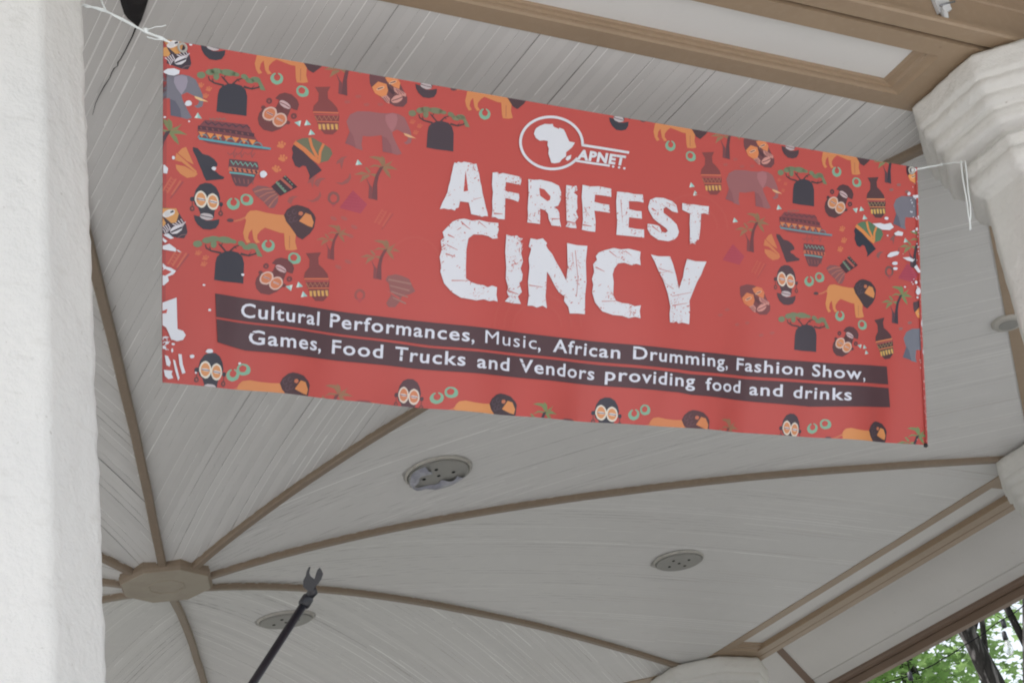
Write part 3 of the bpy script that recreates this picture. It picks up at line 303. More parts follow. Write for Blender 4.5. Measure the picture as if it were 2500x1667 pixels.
(0,(186,78,73),[956.0,-593.5,957.0,-580.5,960.5,-568.0,967.5,-556.5,976.5,-546.0,987.5,-537.5,1000.0,-531.0,1014.0,-527.0,1028.5,-525.5,1042.5,-526.5,1056.0,-530.5,1068.0,-537.0,1078.5,-545.5,1086.0,-555.5,1091.5,-567.5,1093.5,-580.5,1099.5,-579.0,1097.0,-566.0,1091.5,-553.0,1083.0,-541.5,1072.0,-532.5,1059.0,-525.5,1044.5,-521.5,1029.0,-520.0,1013.0,-521.5,998.0,-526.0,984.5,-533.0,972.0,-542.5,962.5,-553.5,955.0,-566.5,951.0,-580.0,950.0,-593.5]),
(0,(186,78,73),[926.5,-596.0,928.0,-577.5,933.5,-560.0,942.5,-543.0,955.5,-528.5,971.5,-516.0,990.0,-506.5,1009.5,-501.0,1030.5,-498.5,1050.5,-500.5,1070.0,-506.0,1087.5,-515.0,1102.0,-527.0,1113.5,-542.0,1120.5,-559.0,1124.0,-577.5,1130.0,-576.0,1126.5,-557.5,1119.0,-539.5,1107.0,-523.5,1091.5,-510.5,1073.0,-501.0,1052.5,-495.0,1030.5,-493.5,1009.0,-495.5,987.5,-502.0,968.5,-512.0,951.5,-525.0,938.0,-540.5,928.0,-558.5,922.0,-577.0,921.0,-596.0]),
(0,(186,78,73),[897.5,-599.0,899.0,-575.0,906.0,-552.0,918.0,-530.0,935.0,-511.0,955.5,-495.0,979.5,-482.5,1005.5,-475.0,1032.0,-472.0,1059.0,-474.0,1084.0,-481.5,1107.0,-493.0,1126.0,-509.0,1140.5,-528.5,1150.5,-550.5,1154.5,-574.5,1160.5,-573.5,1156.0,-549.0,1146.0,-525.5,1131.0,-505.5,1110.5,-488.5,1087.0,-476.5,1060.5,-469.0,1032.5,-466.5,1004.5,-469.5,977.5,-478.0,952.5,-490.5,931.0,-507.5,913.5,-527.5,900.5,-550.5,893.5,-574.5,891.5,-599.0]),
(0,(186,78,73),[1415.0,-284.5,1416.0,-270.5,1420.5,-257.0,1427.5,-244.5,1437.5,-233.5,1450.0,-224.0,1464.5,-216.5,1479.5,-212.0,1495.5,-210.0,1511.0,-210.5,1526.0,-214.5,1539.0,-220.5,1550.0,-229.5,1558.5,-240.0,1564.0,-252.5,1566.5,-266.0,1573.0,-264.5,1570.5,-250.5,1564.5,-237.0,1555.5,-225.5,1543.5,-216.0,1529.0,-209.0,1513.0,-205.0,1496.0,-204.0,1478.5,-206.5,1462.0,-211.5,1446.5,-219.5,1433.0,-230.0,1422.0,-242.0,1414.0,-255.5,1409.5,-270.0,1408.5,-284.5]),
(0,(186,78,73),[1382.5,-288.0,1384.0,-268.5,1390.0,-249.5,1400.5,-231.5,1415.0,-215.5,1433.0,-202.0,1453.0,-191.5,1475.0,-184.5,1498.0,-181.5,1520.5,-182.5,1541.5,-187.5,1560.5,-197.0,1576.5,-209.5,1589.0,-225.0,1597.0,-242.5,1600.0,-262.0,1606.5,-260.5,1603.5,-240.5,1595.0,-221.5,1582.0,-205.5,1565.0,-192.0,1544.5,-182.5,1522.0,-177.0,1498.5,-175.5,1474.0,-179.0,1451.0,-186.0,1429.5,-197.5,1410.5,-212.0,1395.5,-229.0,1384.0,-248.0,1377.5,-268.0,1376.0,-288.5]),
(0,(186,78,73),[606.5,-462.5,607.0,-450.0,610.5,-438.0,616.5,-426.5,625.0,-416.5,635.0,-408.0,647.0,-401.5,660.0,-397.5,673.5,-395.5,686.5,-397.0,699.0,-400.5,710.5,-406.5,720.0,-414.5,727.5,-424.5,732.5,-435.5,734.5,-448.0,740.0,-447.0,738.0,-434.0,732.5,-421.5,724.5,-411.0,714.0,-402.0,702.0,-395.5,688.0,-391.5,673.5,-390.5,659.0,-392.5,645.0,-397.0,632.0,-404.0,621.0,-413.0,612.0,-424.0,605.5,-436.5,601.5,-449.5,601.0,-462.5]),
(9,(216,218,230),[4.5,-77.0,14.0,-70.0,29.0,-66.5,43.0,-69.5,42.0,-78.0,30.0,-84.0,17.5,-84.5,4.5,-80.5]),
(9,(216,218,230),[77.5,-143.0,76.5,-147.5,70.5,-150.5,65.0,-151.5,60.0,-148.5,61.5,-143.0,64.0,-139.5,70.0,-137.0,74.5,-138.5]),
(9,(216,218,230),[12.5,-301.0,21.0,-297.5,30.5,-305.0,29.0,-317.5,14.0,-318.0]),
(9,(216,218,230),[272.5,-287.5,269.0,-293.0,264.5,-297.0,257.5,-297.0,254.5,-292.5,253.5,-287.5,257.0,-282.0,263.5,-279.5,269.5,-282.5]),
(9,(216,218,230),[45.5,-278.0,44.0,-281.5,42.0,-282.5,39.5,-282.5,38.0,-280.5,38.0,-277.0,39.0,-274.5,41.5,-274.0,44.0,-275.0]),
(9,(216,218,230),[145.5,-290.5,144.0,-294.0,141.5,-296.0,137.5,-295.0,135.5,-293.5,134.0,-290.5,137.0,-287.0,141.0,-286.5,145.0,-288.0]),
(9,(216,218,230),[18.0,-185.0,17.5,-186.5,15.0,-188.0,13.0,-188.5,11.0,-187.0,11.5,-185.5,12.5,-184.0,15.0,-183.0,16.5,-183.5]),
(9,(216,218,230),[58.5,5.5,57.5,2.5,55.5,1.0,53.0,1.5,51.5,3.0,51.5,5.5,52.5,7.5,55.0,8.0,57.0,7.0]),
(9,(216,218,230),[76.0,-186.5,75.5,-188.0,74.0,-189.0,72.0,-189.0,71.0,-188.0,71.0,-186.5,72.0,-185.0,73.5,-185.0,75.0,-185.5]),
(9,(216,218,230),[69.5,-3.0,68.5,-5.0,66.5,-6.0,63.5,-6.0,62.0,-5.0,61.0,-3.5,63.5,-2.0,66.0,-1.5,69.0,-1.5]),
(9,(216,218,230),[24.0,-490.0,45.5,-481.0,61.5,-490.5,62.0,-498.0,39.5,-496.5,24.0,-495.0]),
(9,(216,218,230),[61.5,-493.5,68.0,-493.5,75.0,-498.5,68.0,-497.5]),
(9,(216,218,230),[24.0,-526.5,31.0,-526.0,42.0,-535.0,52.0,-536.5,65.0,-543.0,59.0,-552.0,47.0,-558.0,50.0,-568.0,39.5,-579.0,30.0,-581.0]),
(10,(185,74,70),[30.0,-547.0,39.5,-541.0,55.0,-546.0,40.5,-556.5,30.5,-555.5]),
(10,(185,74,70),[28.0,-536.0,34.5,-538.0,36.0,-542.0,28.5,-542.0]),
(9,(216,218,230),[29.5,-462.0,41.5,-457.0,55.0,-466.5,47.5,-470.0,37.5,-466.0]),
(9,(216,218,230),[21.5,-457.0,31.0,-469.5,40.5,-475.5,35.5,-480.0,25.0,-472.5]),
(9,(216,218,230),[30.0,-623.5,70.0,-605.0,73.5,-649.0,76.0,-678.0,89.0,-681.5,95.5,-691.0,90.0,-702.5,76.5,-707.0,62.5,-702.5,57.0,-689.5,50.0,-676.5,40.5,-671.5,33.0,-669.5]),
(10,(185,74,70),[31.5,-643.0,50.5,-633.5,49.0,-643.5,31.5,-646.0]),
(10,(185,74,70),[36.0,-675.5,46.5,-683.0,54.5,-695.5,37.5,-701.0]),
(9,(216,218,230),[50.5,-741.0,58.0,-743.0,65.0,-757.0,63.0,-767.0,55.5,-764.0]),
(9,(216,218,230),[81.0,-736.0,88.5,-736.5,92.5,-759.5,100.0,-778.5,92.5,-781.5,85.0,-760.0]),
(9,(216,218,230),[69.5,-749.5,74.5,-751.5,87.0,-791.5,84.0,-798.0,76.0,-775.5]),
(9,(216,218,230),[50.0,-775.0,70.0,-776.0,68.0,-783.5,72.5,-793.0,61.5,-796.0,53.5,-789.5]),
(9,(216,218,230),[118.0,-739.0,116.5,-742.5,114.0,-743.5,110.0,-744.0,108.0,-741.5,107.0,-738.0,109.5,-736.0,113.5,-735.0,117.0,-736.0]),
(9,(216,218,230),[161.0,-723.0,160.0,-726.5,154.0,-728.5,148.0,-729.0,142.5,-726.5,144.5,-722.5,147.5,-720.0,153.5,-719.0,158.0,-719.5]),
(9,(216,218,230),[133.0,-570.0,132.5,-572.0,130.5,-573.0,128.0,-572.5,126.5,-571.5,127.0,-570.0,128.0,-568.5,130.0,-568.5,131.5,-569.0]),
(9,(216,218,230),[149.5,-628.0,149.0,-630.0,147.0,-631.0,144.5,-631.0,142.5,-630.0,143.0,-627.0,144.0,-625.5,146.5,-625.0,148.5,-626.0]),
(9,(216,218,230),[235.0,-745.0,234.0,-746.5,232.5,-748.0,230.0,-748.0,228.5,-746.5,228.0,-745.0,229.5,-743.5,232.0,-742.5,234.5,-743.5]),
(9,(216,218,230),[229.0,-535.0,228.0,-538.0,226.0,-538.5,223.0,-538.5,221.5,-537.0,220.5,-534.5,223.0,-533.0,225.5,-532.5,228.5,-533.0]),
(9,(216,218,230),[53.0,-722.5,52.5,-725.5,49.0,-727.0,45.5,-726.5,42.0,-725.0,43.0,-722.0,45.0,-719.5,48.5,-719.5,51.5,-720.5]),
(9,(216,218,230),[58.5,-711.0,58.0,-713.5,55.5,-715.5,52.5,-715.0,50.5,-713.0,50.0,-711.0,52.5,-708.5,55.0,-708.0,58.0,-709.5]),
(9,(216,218,230),[72.5,-713.5,71.0,-716.0,69.5,-716.5,66.5,-716.5,65.0,-715.5,64.5,-713.0,66.0,-711.5,69.0,-711.5,71.5,-712.0]),
(9,(216,218,230),[69.0,-728.5,69.0,-731.5,67.5,-734.0,66.0,-733.5,64.5,-730.5,64.5,-727.5,65.5,-724.5,67.0,-723.5,68.5,-725.5]),
(9,(216,218,230),[58.5,-699.0,55.0,-700.5,51.5,-702.0,46.0,-702.0,44.0,-701.0,43.0,-700.0,46.0,-698.5,51.0,-697.5,55.5,-698.0]),
(9,(216,218,230),[126.5,-776.5,126.0,-778.0,124.5,-779.0,122.5,-778.5,121.5,-777.5,121.5,-776.0,122.5,-774.0,124.0,-774.0,125.5,-775.0]),
(9,(216,218,230),[2100.5,-186.0,2129.0,-181.0,2144.5,-182.5,2167.0,-176.0,2179.0,-187.0,2164.0,-197.5,2137.0,-199.5,2118.0,-194.5]),
(9,(216,218,230),[2179.5,-205.5,2194.5,-196.0,2214.0,-198.0,2211.0,-208.5,2187.0,-210.5]),
(9,(216,218,230),[2157.0,-272.0,2169.0,-261.5,2192.0,-255.5,2201.5,-258.0,2196.0,-266.0,2169.5,-276.0,2158.0,-276.5]),
(9,(216,218,230),[2213.5,-272.0,2238.5,-267.5,2257.5,-273.5,2250.5,-280.5,2231.0,-278.5]),
(9,(216,218,230),[2256.5,-294.5,2266.0,-287.5,2284.0,-307.0,2272.5,-310.0]),
(9,(216,218,230),[2246.0,-85.0,2269.5,-80.5,2271.5,-89.5,2250.0,-92.0]),
(9,(216,218,230),[2265.0,-143.0,2280.5,-142.5,2281.0,-153.0,2269.0,-153.0]),
(9,(216,218,230),[2244.5,-191.5,2256.0,-185.5,2256.5,-193.0]),
(9,(216,218,230),[2195.5,-290.5,2195.0,-294.0,2188.0,-296.5,2181.0,-297.0,2175.0,-295.0,2176.0,-291.0,2181.0,-288.0,2188.0,-286.5,2194.0,-287.0]),
(9,(216,218,230),[2197.0,-306.0,2193.5,-309.5,2189.0,-311.0,2183.0,-311.5,2180.5,-309.5,2179.5,-306.0,2183.0,-303.5,2189.0,-302.5,2194.0,-303.0]),
(9,(216,218,230),[2158.5,-163.5,2158.0,-166.5,2153.0,-169.0,2148.0,-168.5,2143.5,-166.5,2144.0,-163.5,2148.0,-160.5,2153.0,-160.0,2157.5,-161.0]),
(9,(216,218,230),[2239.0,-81.0,2237.5,-84.5,2233.5,-87.0,2229.5,-87.5,2226.0,-85.0,2227.5,-81.0,2229.5,-78.0,2233.5,-76.0,2236.5,-77.5]),
(9,(216,218,230),[2268.5,-182.5,2268.0,-185.5,2264.5,-188.0,2261.5,-188.0,2259.0,-185.5,2260.0,-182.0,2261.5,-179.5,2264.5,-177.5,2267.0,-179.5]),
(9,(216,218,230),[2271.5,-337.5,2269.5,-341.5,2266.5,-343.5,2262.5,-342.5,2260.5,-340.5,2261.0,-337.0,2262.5,-334.0,2266.5,-333.5,2269.0,-335.0]),
(9,(216,218,230),[2260.5,-8.5,2256.5,-13.0,2250.0,-17.0,2242.5,-17.5,2238.5,-13.5,2239.0,-9.5,2242.5,-5.0,2250.0,-2.5,2256.0,-4.5]),
(9,(216,218,230),[2160.0,-214.0,2158.5,-215.5,2157.0,-216.5,2155.0,-216.0,2154.0,-215.5,2153.5,-213.5,2155.0,-212.0,2157.0,-212.0,2159.0,-212.5]),
(9,(216,218,230),[2229.0,-356.0,2228.0,-357.5,2226.0,-358.5,2223.0,-358.5,2222.0,-357.5,2221.0,-355.5,2223.0,-354.0,2225.5,-354.0,2228.5,-354.5]),
(9,(216,218,230),[2283.0,-362.5,2282.0,-369.0,2276.0,-374.5,2270.0,-374.5,2265.0,-368.0,2266.5,-361.0,2270.0,-354.5,2276.0,-351.5,2280.5,-355.5]),
(9,(216,218,230),[2275.5,-382.0,2275.5,-384.0,2272.5,-385.5,2270.0,-385.0,2267.5,-383.5,2268.0,-381.5,2270.0,-379.5,2272.5,-379.0,2275.0,-380.0]),
(9,(216,218,230),[2297.5,-454.5,2297.0,-462.5,2293.0,-469.0,2289.0,-466.5,2286.0,-459.5,2287.0,-451.0,2288.5,-443.0,2292.5,-441.0,2295.5,-446.5]),
(9,(216,218,230),[2298.5,-537.5,2298.5,-544.5,2296.5,-546.5,2294.5,-545.5,2292.5,-541.5,2292.5,-534.5,2294.0,-529.5,2296.0,-529.5,2298.0,-532.0]),
(9,(216,218,230),[2304.5,-556.5,2303.0,-562.5,2301.0,-567.0,2298.0,-566.0,2297.0,-560.0,2296.0,-554.0,2298.0,-548.5,2300.5,-546.0,2303.5,-550.5]),
(9,(216,218,230),[2274.0,-233.5,2273.5,-235.5,2272.0,-236.0,2270.0,-236.5,2269.0,-235.0,2268.5,-233.5,2270.0,-232.0,2271.5,-231.5,2273.5,-232.0]),
(9,(216,218,230),[2258.5,-271.5,2258.5,-273.0,2258.0,-273.5,2257.0,-273.0,2256.5,-272.5,2256.5,-271.5,2257.0,-270.0,2257.5,-270.0,2258.5,-270.5]),
(9,(216,218,230),[2283.5,-332.0,2283.5,-332.5,2281.5,-333.5,2280.0,-333.5,2278.5,-333.0,2278.0,-332.0,2279.5,-331.5,2281.5,-331.0,2283.5,-331.5]),
(9,(216,218,230),[2285.0,-184.5,2284.5,-185.5,2283.0,-187.0,2282.0,-187.0,2280.5,-185.5,2280.5,-184.5,2282.0,-183.0,2283.0,-182.5,2284.5,-183.0]),
(9,(216,218,230),[2276.5,-43.0,2276.5,-44.5,2275.5,-45.5,2274.5,-46.0,2273.5,-44.5,2273.5,-42.5,2274.5,-41.5,2275.5,-40.5,2276.5,-41.5]),
(9,(216,218,230),[2292.0,-276.0,2291.5,-277.0,2290.0,-277.5,2288.0,-277.5,2287.0,-277.0,2286.5,-276.0,2288.0,-275.5,2290.0,-275.0,2292.0,-275.5]),
(9,(216,218,230),[2288.5,-230.5,2288.5,-232.0,2287.5,-232.5,2287.0,-233.0,2286.0,-231.5,2286.5,-229.5,2286.5,-228.5,2287.5,-228.0,2288.0,-228.5]),
(9,(216,218,230),[2281.5,-104.0,2281.0,-106.0,2279.5,-107.0,2277.5,-106.5,2275.5,-105.5,2275.5,-103.5,2277.5,-102.0,2279.0,-102.0,2281.5,-102.5]),
(9,(216,218,230),[2242.0,-133.5,2242.0,-135.0,2240.5,-136.5,2239.5,-136.0,2238.0,-135.0,2238.0,-133.5,2239.5,-132.0,2240.5,-131.5,2242.0,-132.5]),
(9,(216,218,230),[2246.5,-107.0,2246.5,-108.5,2245.0,-109.5,2243.5,-109.5,2242.0,-108.5,2242.0,-106.5,2243.5,-105.0,2245.0,-104.5,2246.5,-105.0]),
(9,(216,218,230),[2291.5,-316.0,2291.0,-316.5,2289.5,-317.5,2288.5,-317.0,2287.5,-316.5,2288.0,-316.0,2288.5,-315.0,2289.5,-314.5,2290.5,-315.0]),
(9,(216,218,230),[2282.0,-84.0,2281.0,-85.5,2280.5,-86.5,2279.0,-86.0,2278.5,-85.0,2278.0,-84.0,2279.0,-82.5,2280.0,-82.0,2281.5,-83.0]),
(9,(216,218,230),[2265.0,-41.5,2265.0,-42.5,2263.5,-43.5,2262.5,-43.0,2261.5,-42.5,2261.5,-41.5,2262.5,-40.5,2263.5,-40.5,2264.5,-41.0]),
(9,(216,218,230),[2286.0,-293.0,2285.5,-294.0,2284.5,-295.0,2283.0,-295.0,2282.5,-294.0,2282.5,-293.0,2283.0,-292.0,2284.5,-291.0,2285.5,-292.0]),
(9,(216,218,230),[2293.0,-257.0,2292.5,-257.5,2290.5,-258.0,2288.5,-258.5,2286.5,-258.0,2287.0,-257.0,2288.5,-256.5,2290.5,-256.5,2292.0,-256.5]),
(9,(216,218,230),[2268.0,-273.5,2267.5,-275.0,2267.0,-276.5,2266.0,-276.0,2266.0,-274.5,2265.5,-273.0,2266.0,-272.0,2267.0,-271.0,2268.0,-272.0]),
(9,(216,218,230),[2274.5,-153.5,2274.5,-154.5,2273.5,-155.0,2272.5,-154.5,2272.0,-154.5,2272.5,-153.5,2272.5,-153.0,2273.5,-153.0,2274.0,-153.0]),
(9,(216,218,230),[2242.0,-100.0,2241.5,-101.5,2240.5,-102.5,2239.5,-102.5,2239.0,-101.5,2239.0,-99.5,2239.5,-98.5,2240.5,-98.0,2241.5,-98.5]),
(9,(216,218,230),[2258.5,-330.5,2258.5,-331.5,2257.5,-332.0,2256.5,-332.0,2255.0,-331.5,2255.5,-330.0,2256.0,-329.5,2257.5,-329.0,2258.5,-329.5]),
(9,(216,218,230),[2269.0,-203.5,2268.5,-205.0,2268.0,-206.0,2267.0,-206.0,2266.5,-205.0,2266.5,-203.5,2267.0,-202.0,2268.0,-201.5,2269.0,-202.0]),
(9,(216,218,230),[2267.5,-288.5,2267.5,-290.0,2266.5,-291.0,2266.0,-291.0,2265.0,-289.5,2265.5,-287.5,2265.5,-286.5,2266.5,-286.0,2267.0,-287.0]),
(9,(216,218,230),[2277.0,-67.5,2276.0,-69.5,2274.5,-70.5,2273.0,-70.0,2272.0,-69.0,2272.0,-67.0,2273.0,-65.5,2274.5,-65.5,2276.0,-66.0]),
(9,(216,218,230),[2252.0,-148.5,2252.0,-149.5,2250.5,-150.0,2249.0,-150.0,2248.0,-149.0,2248.0,-148.5,2249.0,-147.0,2250.5,-147.0,2252.0,-147.5]),
(9,(216,218,230),[2282.5,-137.5,2282.0,-138.0,2281.5,-138.5,2280.5,-138.5,2280.0,-138.0,2280.0,-137.0,2280.5,-136.5,2281.5,-136.5,2282.5,-136.5]),
(9,(216,218,230),[2216.5,-260.5,2216.0,-261.5,2215.5,-262.0,2214.5,-262.0,2214.0,-261.5,2214.0,-260.5,2214.5,-260.0,2215.5,-260.0,2216.0,-260.0]),
(9,(216,218,230),[2287.5,-345.0,2287.0,-346.0,2286.0,-346.5,2284.5,-346.5,2284.0,-346.0,2283.5,-345.0,2284.5,-344.0,2286.0,-343.5,2287.0,-344.0]),
(9,(216,218,230),[2268.0,-225.5,2267.0,-226.5,2266.0,-227.5,2264.5,-227.5,2264.0,-226.5,2263.5,-225.5,2264.5,-224.5,2266.0,-223.5,2267.0,-224.5]),
(9,(216,218,230),[2247.5,-60.5,2247.5,-61.5,2246.5,-62.0,2246.0,-62.0,2245.0,-61.5,2245.5,-60.0,2246.0,-59.0,2246.5,-58.5,2247.0,-59.0]),
(9,(216,218,230),[2294.0,-298.5,2293.5,-300.5,2291.5,-301.5,2290.0,-301.0,2288.5,-299.5,2289.0,-298.0,2290.0,-296.0,2291.5,-296.0,2293.0,-297.0]),
(9,(216,218,230),[2270.0,-236.5,2270.0,-237.5,2269.0,-238.0,2268.0,-238.5,2267.5,-237.5,2267.5,-236.0,2268.0,-235.5,2269.0,-235.0,2270.0,-235.0]),
(9,(216,218,230),[2257.5,-88.0,2257.5,-89.5,2256.5,-90.0,2255.5,-90.0,2254.5,-89.0,2254.5,-88.0,2255.5,-87.0,2256.5,-86.5,2257.5,-87.0]),
(9,(216,218,230),[2274.0,-350.5,2273.0,-351.5,2271.0,-352.5,2269.0,-352.5,2268.0,-351.5,2268.0,-350.5,2269.0,-349.5,2271.0,-348.5,2273.0,-349.5]),
(9,(216,218,230),[2272.0,-192.0,2271.0,-193.0,2270.0,-194.0,2268.5,-194.0,2267.5,-193.0,2268.0,-192.0,2268.5,-191.0,2270.0,-190.5,2271.0,-191.0]),
(9,(216,218,230),[2285.0,-164.0,2285.0,-166.0,2283.5,-167.0,2282.5,-166.5,2281.5,-165.5,2281.5,-163.5,2282.5,-162.0,2283.5,-162.0,2284.5,-162.5]),
(9,(216,218,230),[2284.5,-337.0,2284.0,-338.0,2282.5,-338.5,2281.0,-338.5,2280.0,-338.0,2280.5,-337.0,2281.0,-336.0,2282.5,-336.0,2283.5,-336.0]),
(9,(216,218,230),[2278.0,-67.0,2278.0,-68.5,2276.0,-69.5,2274.5,-69.5,2273.0,-68.0,2273.0,-66.5,2274.5,-65.0,2276.0,-64.0,2277.5,-65.0]),
(9,(216,218,230),[2267.0,-153.0,2266.0,-154.5,2264.5,-155.5,2263.0,-155.5,2262.0,-154.5,2261.5,-153.0,2262.5,-152.0,2264.5,-151.5,2266.5,-151.5]),
(9,(216,218,230),[2273.0,-246.5,2272.5,-248.0,2271.5,-249.0,2270.0,-248.5,2269.5,-247.5,2269.5,-246.0,2270.0,-244.5,2271.5,-244.5,2272.5,-245.5]),
(9,(216,218,230),[2276.5,-127.0,2276.5,-128.0,2275.0,-129.0,2273.0,-129.5,2271.5,-128.5,2271.5,-126.5,2273.0,-125.5,2275.0,-125.0,2276.5,-125.5]),
(9,(216,218,230),[2247.0,-134.5,2247.0,-135.5,2245.5,-136.5,2244.0,-137.0,2242.5,-136.0,2242.5,-134.5,2244.0,-133.5,2245.5,-132.5,2247.0,-133.0]),
(9,(216,218,230),[2269.5,-43.5,2269.5,-45.0,2268.0,-45.5,2267.0,-45.5,2266.0,-45.0,2266.5,-43.0,2267.0,-42.0,2268.0,-42.0,2269.0,-42.0]),
(9,(216,218,230),[2266.5,-185.0,2266.0,-186.5,2264.5,-187.5,2263.0,-187.5,2261.5,-186.0,2262.0,-184.5,2263.0,-183.0,2264.5,-182.5,2265.5,-183.5]),
(9,(216,218,230),[2273.5,-148.0,2273.0,-150.0,2271.0,-150.5,2269.5,-150.5,2268.0,-149.5,2268.5,-148.0,2269.5,-146.5,2271.0,-146.5,2272.5,-146.5]),
(9,(216,218,230),[2262.5,-150.0,2262.0,-151.5,2260.5,-152.5,2258.5,-152.5,2257.5,-151.5,2257.0,-150.0,2258.5,-149.0,2260.5,-148.0,2262.5,-148.5]),
(9,(216,218,230),[2256.5,-345.0,2255.5,-346.5,2254.5,-347.0,2253.0,-347.0,2252.5,-346.0,2252.0,-344.5,2253.0,-343.5,2254.5,-343.5,2256.0,-344.0]),
(9,(216,218,230),[2260.0,-93.0,2259.5,-94.5,2257.5,-95.0,2255.5,-95.0,2254.0,-94.5,2254.5,-93.0,2255.5,-92.0,2257.5,-92.0,2259.0,-92.0]),
(9,(216,218,230),[2276.5,-254.5,2275.5,-255.5,2274.0,-256.0,2272.0,-256.0,2271.5,-255.5,2271.5,-255.0,2272.0,-254.0,2274.0,-254.0,2275.5,-254.0]),
(9,(216,218,230),[2283.0,-281.5,2282.5,-282.5,2281.0,-283.5,2279.5,-283.5,2278.0,-282.5,2278.5,-281.5,2279.5,-280.5,2281.0,-280.0,2282.5,-280.5]),
(9,(216,218,230),[2271.5,-234.0,2271.5,-235.5,2270.0,-236.5,2268.5,-236.5,2267.0,-235.5,2267.0,-234.0,2268.5,-233.0,2270.0,-232.0,2271.5,-232.5]),
(9,(216,218,230),[2278.5,-47.5,2278.0,-49.0,2277.0,-50.0,2275.5,-49.5,2274.5,-48.5,2274.5,-47.0,2275.0,-46.0,2276.5,-45.5,2278.0,-46.0]),
(9,(216,218,230),[2269.0,-108.5,2268.5,-109.0,2267.0,-109.5,2265.5,-110.0,2264.5,-109.5,2264.5,-109.0,2265.5,-108.0,2267.0,-107.5,2268.5,-108.0]),
(9,(216,218,230),[2284.5,-185.5,2284.5,-186.0,2283.5,-186.5,2282.5,-186.5,2282.0,-186.0,2282.0,-185.0,2282.5,-184.5,2283.5,-184.5,2284.0,-184.5]),
(9,(216,218,230),[2283.0,-137.5,2282.0,-138.0,2281.5,-138.5,2280.5,-138.5,2280.0,-138.0,2279.5,-137.5,2280.5,-137.0,2281.5,-137.0,2282.5,-137.0]),
(9,(216,218,230),[2282.5,-183.5,2282.0,-185.0,2280.5,-186.0,2279.0,-185.5,2278.0,-185.0,2277.5,-183.5,2279.0,-182.0,2280.5,-182.0,2282.0,-182.5]),
(9,(216,218,230),[2252.5,-116.5,2252.5,-117.5,2252.0,-118.0,2251.0,-118.0,2250.5,-117.5,2250.5,-116.0,2251.0,-115.5,2251.5,-115.0,2252.5,-115.5]),
(9,(216,218,230),[2277.5,-126.0,2277.0,-128.0,2276.5,-128.5,2275.5,-128.0,2275.0,-127.0,2274.5,-125.5,2275.5,-124.0,2276.5,-124.0,2277.5,-124.5]),
(9,(216,218,230),[2286.5,-154.5,2286.0,-155.5,2285.0,-156.0,2283.0,-156.0,2282.5,-155.5,2282.0,-155.0,2283.0,-154.0,2284.5,-154.0,2286.5,-154.0]),
(9,(216,218,230),[2285.0,-208.0,2284.0,-210.0,2283.0,-211.5,2281.0,-211.0,2280.5,-209.5,2280.5,-208.0,2281.0,-206.0,2282.5,-205.5,2284.0,-207.0]),
(9,(216,218,230),[2288.0,-293.0,2288.0,-294.0,2286.0,-295.5,2284.5,-295.0,2282.5,-294.0,2283.0,-292.5,2284.5,-291.5,2286.0,-290.5,2287.5,-291.5]),
(9,(216,218,230),[2285.0,-153.5,2285.0,-154.5,2283.0,-156.0,2281.5,-156.0,2280.5,-154.5,2280.5,-153.5,2281.5,-152.0,2283.0,-151.5,2284.5,-152.0]),
(9,(216,218,230),[2252.0,-339.5,2251.5,-340.5,2250.0,-341.5,2248.5,-341.0,2247.5,-340.5,2247.5,-339.5,2248.5,-338.5,2250.0,-338.5,2251.5,-339.0]),
(9,(216,218,230),[2295.5,-315.5,2295.0,-316.5,2294.5,-317.5,2293.5,-317.5,2292.5,-316.0,2293.0,-315.0,2293.5,-313.5,2294.0,-313.0,2295.0,-314.0]),
(9,(216,218,230),[2289.5,-229.5,2289.0,-231.5,2287.5,-232.0,2286.0,-232.0,2284.5,-231.0,2285.0,-229.0,2286.0,-227.5,2287.5,-227.5,2288.5,-228.0]),
(9,(216,218,230),[2279.0,-156.0,2278.5,-157.0,2277.5,-158.0,2276.5,-158.0,2276.0,-157.0,2275.5,-156.0,2276.5,-155.0,2277.5,-154.5,2278.5,-155.5]),
(9,(216,218,230),[2292.0,-340.0,2291.5,-341.5,2289.5,-342.5,2288.0,-343.0,2286.0,-341.5,2286.5,-340.0,2287.5,-338.5,2289.5,-338.0,2291.5,-338.5]),
(9,(216,218,230),[2288.0,-223.5,2287.5,-225.0,2285.5,-226.0,2283.0,-225.5,2282.0,-225.0,2282.0,-223.5,2283.0,-222.5,2285.5,-222.0,2287.0,-222.5]),
(9,(216,218,230),[2283.5,-168.0,2283.0,-169.5,2281.0,-170.0,2279.0,-170.0,2277.5,-169.5,2277.5,-168.0,2279.0,-167.0,2281.0,-166.5,2283.0,-167.0]),
(9,(216,218,230),[2276.0,-128.5,2276.0,-130.0,2275.0,-130.5,2274.0,-130.5,2273.0,-130.0,2273.5,-128.0,2274.0,-127.5,2275.0,-127.0,2275.5,-127.5]),
(9,(216,218,230),[2284.5,-176.5,2283.5,-178.0,2282.0,-179.5,2280.0,-179.5,2279.0,-178.0,2279.0,-176.5,2280.0,-175.0,2282.0,-174.5,2283.5,-175.0]),
(9,(216,218,230),[2270.0,-44.0,2270.0,-45.5,2268.5,-46.5,2267.5,-47.0,2266.5,-45.5,2267.0,-43.5,2267.5,-42.5,2268.5,-41.5,2269.5,-42.0]),
(9,(200,150,150),[2305.0,-706.0,2304.5,-707.0,2303.5,-707.5,2302.0,-707.5,2301.5,-706.5,2301.5,-705.5,2302.0,-705.0,2303.5,-704.5,2304.5,-705.0]),
(9,(200,150,150),[2309.5,-796.0,2309.0,-797.5,2307.5,-798.5,2306.0,-798.0,2305.0,-797.0,2305.0,-796.0,2306.0,-794.5,2307.5,-794.0,2308.5,-795.0]),
